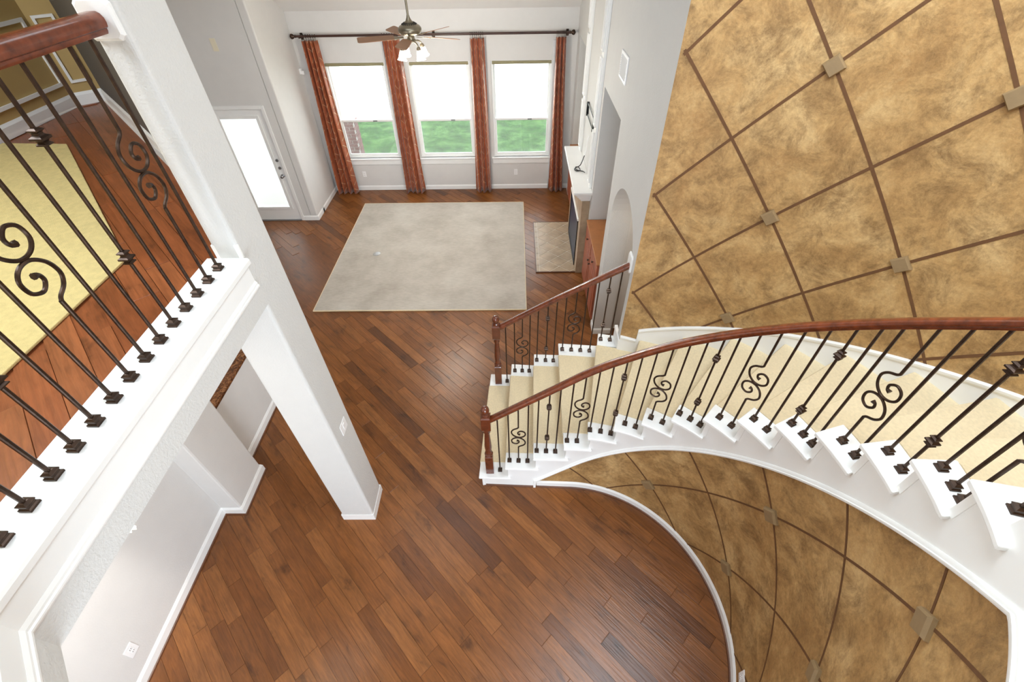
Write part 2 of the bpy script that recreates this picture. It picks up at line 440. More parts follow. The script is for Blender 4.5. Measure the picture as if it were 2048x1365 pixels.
# right wall with two niches and an arch
ARC_Y0, ARC_Y1, SPR, RISEA = 3.60, 4.80, 1.86, .575
mb = MB(); XT = XR+.243
def wy(y0, y1, z0, z1, x1=XT): mb.box(XR, x1, y0, y1, z0, z1)
wy(4.80, 5.0, 0, 6.0); wy(6.17, 7.97, 0, 6.0); wy(9.07, YF, 0, 6.0)
wy(5.0, 6.17, 2.866, 6.0); wy(7.97, 9.07, 2.86, 6.0)
wy(3.506, ARC_Y0, 0, 6.0); wy(ARC_Y0, ARC_Y1, 2.6, 6.0)
ym = (ARC_Y0+ARC_Y1)/2; hw = (ARC_Y1-ARC_Y0)/2; N = 20
for i in range(N):
    a0, a1 = pi*i/N, pi*(i+1)/N
    p0 = (ym+hw*cos(a0), SPR+RISEA*sin(a0)); p1 = (ym+hw*cos(a1), SPR+RISEA*sin(a1))
    mb.quadbox([(XR, p1[0], p1[1]), (XT, p1[0], p1[1]), (XT, p0[0], p0[1]), (XR, p0[0], p0[1]), (XR, p1[0], 2.6), (XT, p1[0], 2.6), (XT, p0[0], 2.6), (XR, p0[0], 2.6)])
# niche linings
for y0, y1, zt in ((5.0, 6.17, 2.866), (7.97, 9.07, 2.86)):
    mb.box(XR+.60, XR+.66, y0-.05, y1+.05, 0, zt+.1)
    mb.box(XT, XR+.66, y0-.06, y0, 0, zt+.1); mb.box(XT, XR+.66, y1, y1+.06, 0, zt+.1); mb.box(XT, XR+.66, y0, y1, zt, zt+.06)
struct(mb, 'wall_right', 'wall_light', 'tall pale wall with niches and an arched opening')
# passage behind the arch
mb = MB(); mb.box(2.6, 2.7, 3.4, 5.4, 0, 2.7); mb.box(XT+.003, 2.7, 4.905, 4.935, 0, 2.7); mb.box(XT, 2.7, 3.62, 5.0, 2.65, 2.7)
mb.box(XT, XT+.02, 3.52, 3.6, 0, 2.7)
point('passage_fill', (2.0, 4.3, 2.5), 8, .08)  # added fill that keeps the passage from rendering black
struct(mb, 'wall_passage', 'wall_paint', 'passage wall seen through the arch')
# overlook wall: lower column, header, upper column
RCOL = MB()
_pr = [(-1.79, 0), (XB, 0), (XB, 6.0), (-1.61, 6.0), (-1.61, 2.852), (-1.79, 2.852)]
RCOL.rings([[(x, y, z) for x, z in _pr] for y in (2.376, 2.05)])
struct(RCOL, 'wall_column', 'wall_light', 'textured white column beside the overlook railing', bevel=.022, seg=4)
mb = MB(); dx = .90
mb.prism([(XB-.18, 2.09), (XB+.0006, 2.09), (XB+.0006, .35), (XB+dx, .35-dx), (XB+dx-.13, .35-dx-.13), (XB-.18, .275)], 2.85, 3.15)
struct(mb, 'wall_header', 'wall_light', 'textured header face below the overlook railing')
# walls below the overlook
mb = MB(); mb.box(-3.2, -3.05, -2.9, 2.12, 0, 2.85)
struct(mb, 'wall_hall', 'wall_paint', 'hall wall below the overlook with a glowing patch of lamp light')
struct(MB().box(-3.2, -2.84, 2.12, 2.61, 0, 2.85), 'wall_pier', 'wall_paint', 'square pier beside the granite counter', bevel=.018)
struct(MB().box(-3.2, -3.05, 2.61, 4.4, 0, .895), 'wall_half', 'wall_paint', 'half wall below the granite counter')
# upstairs walls
def wallseg(mb, a, b, th, z0, z1):
    d = Vector((b[0]-a[0], b[1]-a[1])).normalized(); n = Vector((-d.y, d.x))*th
    mb.prism([a, b, (b[0]+n.x, b[1]+n.y), (a[0]+n.x, a[1]+n.y)], z0, z1); return mb
struct(wallseg(MB(), (-4.27, 4.79), (-4.27, -2.9), -.1, UP, 6.0), 'wall_wainscot', 'tan_paint', 'tan upstairs wall with white picture-frame moulding')
struct(wallseg(MB(), (-4.10, 4.94), (-4.27, 4.79), -.1, UP, 6.0), 'wall_wainscot_corner', 'tan_paint', 'narrow angled tan wall upstairs')
struct(wallseg(MB(), (-1.61, 2.38), (-4.10, 4.94), -.1, UP, 6.0), 'wall_diagonal', 'grey_paint', 'dark grey diagonal wall upstairs')
# curved outer stair wall
rows = []
AS = frange(75.76, -70, 110)
mb = MB()
mb.rings([[(C[0]+R*cos(radians(a)), C[1]+R*sin(radians(a)), z) for R, z in ((2.46, 0), (2.46, 6.0), (2.60, 6.0), (2.60, 0))] for a in AS])
wall_curve = struct(mb, 'wall_stair', 'faux_plaster', 'curved ochre faux-plaster wall above the stairs', smooth=True)
# curved wall under the stairs
mb = MB(); TS = frange(104.5, -76, 130)
def rr_(t): x, y = inner(t, 1.29); return (x, y)
mb.rings([[(*inner(t, 1.29), 0), (*inner(t, 1.29), max(.06, zb(t)+.03)), (*inner(t, 1.36), max(.06, zb(t)+.03)), (*inner(t, 1.36), 0)] for t in TS])
wall_under = struct(mb, 'wall_under_stair', 'faux_plaster', 'curved ochre faux-plaster wall under the stairs', smooth=True)

# front wall (behind the viewer) with its windows, right closing wall, ceilings
wall_with_holes_y('wall_front', 'wall_paint', -3.2, -3.06, -4.4, 3.3, 0, 6.0, [(-4.15, -2.55, 3.9, 5.3)], 'front wall behind the landing')
mb = MB(); mb.box(3.1, 3.25, -3.2, 5.5, 0, 6.0)
struct(mb, 'wall_side', 'wall_paint', 'outer side wall beyond the stairs')
mb = MB()
def ceil_z(y): return min(3.20+.62*(YF-y), 6.0)
ys = [YF+.1, YF-(6.0-3.2)/.62, -3.2]
mb.rings([[(-6.1, ys[0], 3.14), (-6.1, ys[1], 6.0), (-6.1, ys[2], 6.0), (-6.1, ys[2], 6.1), (-6.1, ys[1], 6.12), (-6.1, ys[0], 3.30)],
          [(3.3, ys[0], 3.14), (3.3, ys[1], 6.0), (3.3, ys[2], 6.0), (3.3, ys[2], 6.1), (3.3, ys[1], 6.12), (3.3, ys[0], 3.30)]])
struct(mb, 'ceiling', 'ceiling_paint', 'sloped ceiling of the two-storey room')

# ------------------------------------------------------------------ painted trellis and corner blocks on the plaster walls
def strip(path, wid, th, inward):
    # path of (t, z) -> thin raised band following the wall
    mb = MB(); rings = []
    for i, (P, n, tz) in enumerate(path):
        rings.append([(P[0]-n[0]*d+tz[0]*w, P[1]-n[1]*d+tz[1]*w, P[2]+tz[2]*w) for d, w in ((-.004, -wid/2), (th, -wid/2), (th, wid/2), (-.004, wid/2))])
    mb.rings(rings); return mb
def trellis(wall, pt, n_of, z_nodes, a0, da, dz, amin, amax, low, high, wid, step, name='painted_line'):
    # families z = zi +- dz*(a-a0)/da
    for sg in (1, -1):
        for zi in z_nodes:
            run = []
            for a in frange(amax, amin, int((amax-amin)/step)):
                z = zi+sg*dz*(a-a0)/da
                if low(a) < z < high(a): run.append((a, z))
            if len(run) > 3:
                path = []
                for i, (a, z) in enumerate(run):
                    P = (*pt(a), z); a2, z2 = run[min(i+1, len(run)-1)]; a1, z1 = run[max(i-1, 0)]
                    t = Vector((*pt(a2), z2))-Vector((*pt(a1), z1)); t.normalize(); n = n_of(a); w = t.cross(Vector((n[0], n[1], 0))).normalized()
                    path.append((P, n, w))
                build(strip(path, wid, .0025, True), name, 'line_paint', wall)
def block(wall, P, n, half, th):
    t = (-n[1], n[0]); mb = MB(); rs = []
    for h, d in ((half, -.004), (half, th*.55), (half*.84, th)):
        rs.append([(P[0]-n[0]*d+t[0]*u*h, P[1]-n[1]*d+t[1]*u*h, P[2]+w*h) for u, w in ((1, 0), (0, 1), (-1, 0), (0, -1))])
    mb.rings(rs)
    build(mb, 'corner_block', 'block_paint', wall)
oc = lambda R: (lambda a: (C[0]+R*cos(radians(a)), C[1]+R*sin(radians(a))))
an = lambda a: (cos(radians(a)), sin(radians(a)))
trellis(wall_curve, oc(2.46), an, [3.795+1.008*k for k in range(-6, 7)], 54.45, 10.2, .504, -40, 75.15, lambda a: skirt(a)-.05, lambda a: 5.95, .0195, .6)
for a in (54.45, 34.05, 13.65, -6.75):
    for z in (1.778, 2.787, 3.795, 4.80):
        if z > skirt(a)+.05: block(wall_curve, (*oc(2.46)(a), z), an(a), .068, .03)
trellis(wall_under, lambda t: inner(t, 1.29), nrm, [.505+.975*k for k in range(-5, 7)], 12.7, 20.3, .4875, -74, 103.8, lambda a: .07, lambda t: zb(t)+.02, .0145, 1.0)
for t in (54.0, 12.7, -28.3, -69):
    for z in (.505, 1.48, 2.455):
        if z < zb(t)-.08: block(wall_under, (*inner(t, 1.29), z), nrm(t), .070, .032)

# ------------------------------------------------------------------ baseboards and trim
def base_run(name, pts, h=.095, th=.014, label=None, shoe=False, z0=0, m='white_trim'):
    # baseboard along a polyline; the room lies to the right of the direction of travel
    mb = MB(); P = [Vector(p) for p in pts]; nn = []
    for i in range(len(P)):
        ds = []
        if i > 0: ds.append((P[i]-P[i-1]).normalized())
        if i < len(P)-1: ds.append((P[i+1]-P[i]).normalized())
        ns = [Vector((d.y, -d.x)) for d in ds]; n = sum(ns, Vector((0, 0))).normalized(); n = n/max(.3, n.dot(ns[0])); nn.append(n)
    prof = [(-.004, 0), (th, 0), (th, h*.78), (th*.5, h*.93), (th*.3, h), (-.004, h)]
    mb.sweep([(p.x, p.y, z0) for p in P], prof, nn)
    o = struct(mb, name, m, label)
    if shoe:
        mb = MB(); mb.sweep([(p.x, p.y, z0) for p in P], [(th*.5, 0), (th+.014, 0), (th+.010, .012), (th, .017), (th*.5, .017)], nn)
        build(mb, 'shoe_moulding', 'shoe_wood', o)
    return o
base_run('baseboard_far', [(-3.93, 8.13+.3), (-3.93, YF), (XR, YF), (XR, 9.07)], label='white baseboard below the windows')
base_run('baseboard_door', [(-4.21, 8.13), (-3.93, 8.13), (-3.93, 8.5)], label='white baseboard beside the patio door')
base_run('baseboard_right', [(XT, 4.80), (XR, 4.80), (XR, 5.0)][::-1], label='white baseboard around the pier by the arch')
base_run('baseboard_column', [(-1.79, 2.376), (XB, 2.376), (XB, 2.05), (-1.79, 2.05), (-1.79, 2.376)], label='white baseboard around the foot of the column', shoe=True, h=.105)
base_run('baseboard_hall', [(-3.05, -2.8), (-3.05, 2.12), (-2.84, 2.12), (-2.84, 2.61), (-3.05, 2.61), (-3.05, 4.4)], label='white baseboard along the hall wall', shoe=True, h=.12)
base_run('baseboard_upstairs', [(-4.27, -1), (-4.27, 4.79), (-4.10, 4.94), (-1.66, 2.43)], label='white baseboard of the upstairs hall', z0=UP, h=.11)
us = [inner(t, 1.29) for t in frange(103.6, -76, 120)]
base_run('baseboard_stair', us, label='white curved baseboard below the stairs', shoe=True, h=.10)
# trim band and cap on the overlook
band = [(XB, 2.05), (XB, .35), (XB+dx, .35-dx)]
def poly_norm(pts):
    P = [Vector(p) for p in pts]; nn = []
    for i in range(len(P)):
        ds = []
        if i > 0: ds.append((P[i]-P[i-1]).normalized())
        if i < len(P)-1: ds.append((P[i+1]-P[i]).normalized())
        ns = [Vector((-d.y, d.x)) for d in ds]; n = sum(ns, Vector((0, 0))).normalized(); nn.append(n/n.dot(ns[0]))
    return nn
nb = poly_norm(band)
mb = MB(); mb.sweep([(*p, 0) for p in band], [(-.01, 2.99), (.012, 2.985), (.016, 2.995), (.016, 3.003), (.011, 3.007), (.011, 3.017), (.004, 3.03), (-.01, 3.03)], nb)
trim1 = struct(mb, 'trim_1', 'white_trim', 'white moulding band below the overlook cap')
mb = MB(); mb.sweep([(*p, 0) for p in band], [(-.01, 3.025), (.003, 3.025), (.003, 3.155), (-.01, 3.155)], nb)
build(mb, 'fascia', 'white_trim', trim1)
mb = MB(); mb.box(XB-.14, XB+.003, 2.0505, 2.062, 3.18, 3.26)
build(mb, 'column_base_block', 'white_trim', trim1)
mb = MB(); mb.sweep([(*p, 0) for p in band], [(-.195, 3.135), (.022, 3.135), (.030, 3.147), (.030, 3.170), (.024, 3.18), (-.195, 3.18)], nb)
struct(mb, 'trim_2', 'white_trim', 'white cap board carrying the overlook balusters')
# wainscot frames upstairs
def frame_on(parent, a, b, z0, z1, w=.028, th=.016):
    d = Vector((b[0]-a[0], b[1]-a[1])).normalized(); n = Vector((d.y, -d.x)); mb = MB()
    def bar(s0, s1, za, zb2):
        p = [Vector(a)+d*s for s in (s0, s1)]; q = [v+n*th for v in p]
        mb.quadbox([(p[0].x, p[0].y, za), (p[1].x, p[1].y, za), (q[1].x, q[1].y, za), (q[0].x, q[0].y, za), (p[0].x, p[0].y, zb2), (p[1].x, p[1].y, zb2), (q[1].x, q[1].y, zb2), (q[0].x, q[0].y, zb2)])
    L = (Vector(b)-Vector(a)).length
    bar(0, L, z0, z0+w); bar(0, L, z1-w, z1); bar(0, w, z0+w, z1-w); bar(L-w, L, z0+w, z1-w)
    return mb
ww = struct(frame_on(None, (-4.269, 3.70), (-4.269, 4.735), UP+.19, UP+.72), 'trim_3', 'white_trim', 'white picture-frame moulding on the tan wall')
build(frame_on(None, (-4.269, 2.5), (-4.269, 3.60), UP+.19, UP+.72), 'frame', 'white_trim', ww)
build(frame_on(None, (-4.245, 4.811), (-4.125, 4.918), UP+.19, UP+.72, .022), 'frame', 'white_trim', ww)

# ------------------------------------------------------------------ windows
for i, (a, b) in enumerate(WIN):
    mb = MB(); fw = .04; y0, y1 = YF+.02, YF+.11; z0, z1 = .69, 2.43
    mb.box(a, a+fw, y0, y1, z0, z1); mb.box(b-fw, b, y0, y1, z0, z1); mb.box(a+fw, b-fw, y0, y1, z1-fw, z1); mb.box(a+fw, b-fw, y0, y1, z0, z0+fw)
    w = struct(mb, 'window_%d' % (i+1), 'white_trim', ['left', 'middle', 'right'][i]+' of three tall sash windows to the lawn', bevel=.004)
    for nm, za, zb2, yy in (('upper_sash', 1.38, z1-fw, YF+.072), ('lower_sash', z0+fw, 1.43, YF+.042)):
        mb = MB(); s = .03; xa, xb = a+fw, b-fw
        mb.box(xa, xa+s, yy, yy+.028, za, zb2); mb.box(xb-s, xb, yy, yy+.028, za, zb2); mb.box(xa+s, xb-s, yy, yy+.028, zb2-.035, zb2); mb.box(xa+s, xb-s, yy, yy+.028, za, za+.035)
        sash = build(mb, nm, 'white_trim', w, bevel=.003)
        build(MB().box(xa+s, xb-s, yy+.011, yy+.015, za+.035, zb2-.035), 'pane', 'pane_glass', sash)
        if nm == 'lower_sash':
            build(MB().box((xa+xb)/2+.12, (xa+xb)/2+.2, yy-.012, yy, zb2-.03, zb2-.008), 'latch', 'steel', sash)
    build(MB().box(a+fw, b-fw, YF+.106, YF+.107, z0+fw, 1.42), 'insect_screen', 'screen_mesh', w)
    build(MB().box(a-.05, b+.05, YF-.045, YF+.03, .665, .69), 'window_sill', 'white_trim', w, bevel=.005)
    build(MB().box(a-.03, b+.03, YF-.02, YF, .56, .665), 'apron', 'white_trim', w, bevel=.004)
    sh = MB(); sh.tube([(a+.02, YF+.03, 2.395), (b-.02, YF+.03, 2.395)], .028, 12)
    tag(build(sh, 'roller_shade', 'olive_shade', smooth=True), 'rolled-up olive roller shade at the top of the %s window' % ['left', 'middle', 'right'][i], 'blind', 'roller shades')

# patio door
mb = MB(); D0, D1, DY = -5.19, -4.265, 8.13
mb.box(D0-.005, D0+.13, DY+.015, DY+.06, .012, 2.05); mb.box(D1-.125, D1, DY+.015, DY+.06, .012, 2.05)
mb.box(D0+.13, D1-.125, DY+.015, DY+.06, 1.93, 2.05); mb.box(D0+.13, D1-.125, DY+.015, DY+.06, .012, .26)
door = struct(mb, 'door_1', 'white_trim', 'white patio door with a full glass panel and enclosed blind')
GX0, GX1, GZ0, GZ1 = D0+.13, D1-.125, .26, 1.93
mb = MB()
for (x0, x1, z0, z1) in ((GX0-.03, GX0+.025, GZ0-.03, GZ1+.03), (GX1-.025, GX1+.03, GZ0-.03, GZ1+.03), (GX0+.025, GX1-.025, GZ1-.025, GZ1+.03), (GX0+.025, GX1-.025, GZ0-.03, GZ0+.025)):
    mb.box(x0, x1, DY+.002, DY+.016, z0, z1)
build(mb, 'glass_frame', 'white_trim', door, bevel=.004)
build(MB().box(GX0, GX1, DY+.022, DY+.026, GZ0, GZ1), 'pane', 'pane_glass', door)
mb = MB(); nsl = 60
for i in range(nsl):
    z = GZ0+(GZ1-GZ0)*(i+.5)/nsl; h = .0145
    b0 = len(mb.v); mb.v += [(GX0, DY+.034, z-h), (GX1, DY+.034, z-h), (GX1, DY+.042, z+h), (GX0, DY+.042, z+h)]; mb.f.append((b0, b0+1, b0+2, b0+3))
build(mb, 'blind_slats', 'blind_slat', door, kind='stuff')
mb = MB(); cw = .058
mb.box(D0-.02-cw, D0-.02, DY-.016, DY, 0, 2.06+cw); mb.box(D1+.004, D1+.004+cw, DY-.016, DY, 0, 2.06+cw); mb.box(D0-.02, D1+.004, DY-.016, DY, 2.06, 2.06+cw)
build(mb, 'casing', 'white_trim', door, bevel=.006)
build(MB().box(D0, D1, DY-.03, DY+.06, -.002, .012), 'threshold', 'steel', door)
for z, rr in ((1.19, .021), (1.05, .021)):
    mb = MB(); mb.rings([[(D1-.062+r*cos(2*pi*k/14), y, z+r*sin(2*pi*k/14)) for k in range(14)] for r, y in ((rr+.006, DY+.015), (rr+.006, DY+.005), (rr, DY-.004))])
    build(mb, 'deadbolt', 'steel', door, smooth=True)
mb = MB(); mb.rings([[(D1-.062+r*cos(2*pi*k/14), y, .90+r*sin(2*pi*k/14)) for k in range(14)] for r, y in ((.032, DY+.015), (.032, DY+.006), (.012, DY-.004), (.012, DY-.022), (.026, DY-.03), (.03, DY-.045), (.02, DY-.058))])
build(mb, 'door_knob', 'steel', door, smooth=True)

# ------------------------------------------------------------------ staircase
stair = empty('staircase', (-.4, 2.4, 0), 'curved white staircase with beige carpet runner', 'staircase')
def lerp(a, b, f): return (a[0]+(b[0]-a[0])*f, a[1]+(b[1]-a[1])*f)
def nose(k, s):      # point on the nosing line of step k, s metres out from its inner end
    a, b = inner(NT_[k], 1.245), OUT[k]; L = hypot(b[0]-a[0], b[1]-a[1]); return lerp(a, b, s/L), L
LAST = 16
for k in range(1, LAST):
    z = k*RISE
    # white inner tread end
    t0, t1 = NT_[k], NT_[k+1]-2.7
    poly = [inner(t, 1.243) for t in frange(t0+.05, t1, 4)]+[inner(t, 1.437) for t in frange(NT_[k+1]-1.0, t0, 4)]
    build(MB().prism(poly, z-.028, z+.002), 'tread_end', 'white_trim', stair, bevel=.007)
    # riser end and cove below it
    ta = t0-1.3
    mb = MB(); mb.prism([inner(t, 1.27) for t in frange(ta, ta-1.6, 1)]+[inner(t, 1.44) for t in frange(ta-1.6, ta, 1)], z-RISE, z-.028)
    build(mb, 'riser_end', 'white_trim', stair)
    mb = MB()
    ts = frange(t0-.6, t1+1.2, 5)
    mb.sweep([(*inner(t, 1.275), z-.028) for t in ts], [(.01, 0), (-.016, 0), (-.012, -.008), (-.004, -.018), (.01, -.018)], [nrm(t) for t in ts])
    build(mb, 'cove_moulding', 'white_trim', stair)
    # outer white end on the open side (first five steps)
    n0, L0 = nose(k, 0); n1, L1 = nose(k+1, 0)
    if k <= 5:
        a, _ = nose(k, L0-.20); b, _ = nose(k, L0)
        if k < 5: c2, _ = nose(k+1, L1+.0); d2, _ = nose(k+1, L1-.20)
        else: c2, d2 = (1.088, 3.72), (1.096, 3.535)
        d = Vector((c2[0]-b[0], c2[1]-b[1])).normalized()*(.03 if k < 5 else 0)
        build(MB().prism([a, b, (c2[0]+d.x, c2[1]+d.y), (d2[0]+d.x, d2[1]+d.y)], z-.028, z+.002), 'tread_end', 'white_trim', stair, bevel=.007)
        ofs = d.normalized()*.028 if k < 5 else Vector((.028, 0))
        a2 = (a[0]+ofs.x, a[1]+ofs.y); b2 = (b[0]+ofs.x, b[1]+ofs.y-.03); w2 = ofs*1.0
        build(MB().prism([a2, b2, (b2[0]+w2.x, b2[1]+w2.y), (a2[0]+w2.x, a2[1]+w2.y)], z-RISE, z-.028), 'riser_end', 'white_trim', stair)
    # carpet over riser, nosing and tread
    rows = []
    ns = 14
    prof = [(.030, -RISE-.004), (.028, -.045), (.022, -.034), (.004, -.031), (-.006, -.022), (-.008, -.010), (-.002, .002), (.012, .008)]
    for i in range(ns+1):
        s0 = .188; e0 = L0-(.197 if k <= 5 else -.03); e1 = L1-(.197 if k+1 <= 5 else -.03)
        if k == 5: e1 = L1+.02
        p, _ = nose(k, s0+(e0-s0)*i/ns); q, _ = nose(k+1, s0+(e1-s0)*i/ns)
        d = Vector((q[0]-p[0], q[1]-p[1])); Ld = d.length; d.normalize()
        row = [(p[0]+d.x*a, p[1]+d.y*a, z+b) for a, b in prof]
        for f in (.3, .6, .9): row.append((p[0]+d.x*Ld*f, p[1]+d.y*Ld*f, z+.009))
        row.append((p[0]+d.x*(Ld+.035), p[1]+d.y*(Ld+.035), z+.009))
        rows.append(row)
    mb = MB(); mb.grid(rows)
    # edges turned down so that the carpet has thickness
    for row in (rows[0], rows[-1]):
        mb.grid([row, [(x, y, zz-.02) for x, y, zz in row]])
    build(mb, 'carpet_step', 'stair_carpet', stair, smooth=True)
# core under the carpet, steps closed to the floor on the open far side
for k in range(1, 6):
    a, L0 = nose(k, .22); b, _ = nose(k, L0-.03); z = k*RISE
    q, L1 = nose(k+1, .22); r, _ = nose(k+1, L1-.03)
    if k == 5: b = (b[0], b[1]); r = (1.085, 3.69); q = nose(6, .22)[0]
    d = .05
    build(MB().prism([(a[0]+d, a[1]), (b[0]+d, b[1]), (r[0]+d, r[1]), (q[0]+d, q[1])], 0, z-.03), 'step_core', 'white_trim', stair)
# stringer on the inner side
mb = MB(); rows = []
def stepz(t):
    k = max(i for i in NT_ if NT_[i] >= t) if t <= NT_[1] else 1
    return min(k, LAST)*RISE
for t in frange(129.5, -33, 325):
    zt = stepz(t+1.4)-.027 if t > -20.5 else UP
    zl = max(0.0, zb(t)) if t < 104 else 0
    rows.append([(*inner(t, 1.275), zl), (*inner(t, 1.275), zt), (*inner(t, 1.34), zt), (*inner(t, 1.34), zl)])
mb.rings(rows)
build(mb, 'stringer', 'white_trim', stair)
mb = MB(); mb.rings([[(*inner(t, 1.275), 2.9), (*inner(t, 1.275), UP+.01), (*inner(t, 1.34), UP+.01), (*inner(t, 1.34), 2.9)] for t in frange(-32.9, -64, 20)])
build(mb, 'landing_fascia', 'white_trim', stair)
ts = frange(104.2, -64, 170)
mb = MB(); mb.sweep([(*inner(t, 1.275), zb(t)) for t in ts], [(.02, 0), (-.014, 0), (-.017, .008), (-.017, .020), (-.011, .024), (-.011, .040), (-.004, .052), (.02, .052)], [nrm(t) for t in ts])
build(mb, 'stringer_moulding', 'white_trim', stair, smooth=True)
x0, y0 = inner(129.5, 1.275)
p = inner(104.2, 1.275)
build(MB().box(p[0]-.022, p[0]+.004, p[1]-.018, p[1]+.03, 0, .15), 'stringer_post', 'white_trim', stair, bevel=.003)
build(MB().box(x0-.012, x0+.02, y0-.012, y0+.03, 0, RISE-.03), 'stringer_post', 'white_trim', stair, bevel=.003)
ts = frange(129.5, 104.4, 6)
mb = MB(); mb.sweep([(*inner(t, 1.275), 0) for t in ts], [(.01, 0), (-.016, 0), (-.012, .012), (0, .017), (.01, .017)], [nrm(t) for t in ts])
build(mb, 'shoe_moulding', 'shoe_wood', stair)
# outer skirt board
A2 = [75.7, 74.5, 73.2, 72.4, 71.85, 71.79]+frange(71.2, -40, 90)
def skz(a): return (min(1.195+(75.6-a)*-.004, skirt(a)) if a > 71.8 else skirt(a))
mb = MB(); mb.rings([[(*oc(2.465)(a), skz(a)-.42), (*oc(2.446)(a), skz(a)-.42), (*oc(2.446)(a), skz(a)), (*oc(2.465)(a), skz(a))] for a in A2])
build(mb, 'skirt_board', 'white_trim', stair)
mb = MB(); mb.sweep([(*oc(2.446)(a), skz(a)) for a in A2], [(.015, -.035), (-.005, -.035), (-.010, -.022), (-.012, -.004), (-.008, .004), (.015, .004)], [an(a) for a in A2])
build(mb, 'skirt_cap', 'white_trim', stair)
# skirt return up the end of the pale wall
mb = MB(); mb.box(XR-.010, XR+.02, 3.495, 3.725, .98, 1.10)
build(mb, 'skirt_return', 'white_trim', stair)
mb = MB(); mb.box(XR-.016, XR+.02, 3.488, 3.732, 1.10, 1.14)
build(mb, 'skirt_return', 'white_trim', stair, bevel=.004)

# ------------------------------------------------------------------ railings
def smooth_path(pts, n=6):
    out = []
    P = [Vector(p) for p in pts]; P = [P[0]*2-P[1]]+P+[P[-1]*2-P[-2]]
    for i in range(1, len(P)-2):
        for j in range(n):
            t = j/n; a, b, c, d = P[i-1], P[i], P[i+1], P[i+2]
            out.append(.5*((2*b)+(c-a)*t+(2*a-5*b+4*c-d)*t*t+(3*b-a-3*c+d)*t**3))
    out.append(P[-2]); return out
BW = .0066
def local_mesh(mb, name, m, smooth=False):
    me = bpy.data.meshes.new(name); me.from_pydata(mb.v, [], mb.f); me.materials.append(MATS[m])
    if smooth:
        me.polygons.foreach_set('use_smooth', [True]*len(me.polygons))
        try: me.set_sharp_from_angle(angle=radians(45))
        except Exception: pass
    return me
q2 = sqrt(2)
SHOE = local_mesh(MB().lathe([(.021*q2, 0), (.021*q2, .008), (.016*q2, .012), (.016*q2, .019), (.0185*q2, .0225), (.0185*q2, .027), (.010*q2, .033), (.006*q2, .034)], 4, rot=pi/4), 'shoe', 'bronze')
KNUCKLE = local_mesh(MB().lathe([(.009*q2, -.030), (.017*q2, -.027), (.017*q2, -.023), (.011*q2, -.017), (.014*q2, -.012), (.022*q2, -.008), (.022*q2, -.001), (.014*q2, .004), (.011*q2, .008), (.011*q2, .013), (.017*q2, .018), (.017*q2, .022), (.009*q2, .027)], 4, rot=pi/4), 'knuckle', 'bronze')
def bar(mb, z0, z1):
    c = BW*.55
    ring = [(BW, c), (c, BW), (-c, BW), (-BW, c), (-BW, -c), (-c, -BW), (c, -BW), (BW, -c)]
    mb.rings([[(x, y, z) for x, y in ring] for z in (z0, z1)])
half = [(0, .165), (-.012, .150), (-.048, .127), (-.066, .090), (-.052, .040), (-.012, .008), (.034, .010), (.064, .042), (.058, .088), (.024, .106), (-.004, .084), (-.002, .058), (.016, .052)]
def scroll_mesh():
    mb = MB()
    for sg in (1, -1):
        pts = smooth_path([(sg*u, 0, sg*w) for u, w in half], 5)
        n = len(pts); mb.tube(pts, [BW*1.08 if i < n-6 else BW*(1.1+.9*(i-n+6)/6) for i in range(n)], 7)
    return local_mesh(mb, 'scroll', 'bronze', True)
SCROLL = scroll_mesh()
def kid(me, name, parent, loc, rz=0):
    o = bpy.data.objects.new(name, me); COL.objects.link(o); o.parent = parent; o.location = loc; o.rotation_euler = (0, 0, rz); return o
def baluster(root, base, ztop, style, rz, zc=None):
    """style p plain, S scroll, K two knuckles; base in world; rz turns the local x axis along the rail"""
    ro = WORLD[root]; L = ztop-base[2]; mb = MB()
    if style == 'S':
        m = zc if zc is not None else L*.5
        bar(mb, 0, m-.163)
    else: bar(mb, 0, L)
    o = kid(local_mesh(mb, 'baluster', 'bronze'), 'baluster', root, (base[0]-ro.x, base[1]-ro.y, base[2]-ro.z), rz)
    kid(SHOE, 'shoe', o, (0, 0, 0))
    if style == 'S':
        kid(SCROLL, 'scroll', o, (0, 0, m))
        mu = MB(); bar(mu, m+.163, L); kid(local_mesh(mu, 'upper_bar', 'bronze'), 'upper_bar', o, (0, 0, 0))
    if style == 'K':
        for zk in zc: kid(KNUCKLE, 'knuckle', o, (0, 0, zk))
RAILP = [(-.020, .0), (.020, .0), (.024, .008), (.024, .015), (.031, .020), (.034, .032), (.033, .046), (.026, .058), (.014, .065), (-.014, .065), (-.026, .058), (-.033, .046), (-.034, .032), (-.031, .020), (-.024, .015), (-.024, .008)]
def style_of(n, s0): return 'S' if n % 6 == s0 else ('K' if n % 6 == (s0+3) % 6 else 'p')
NEWEL = [(.045*q2, 0), (.045*q2, .32)]
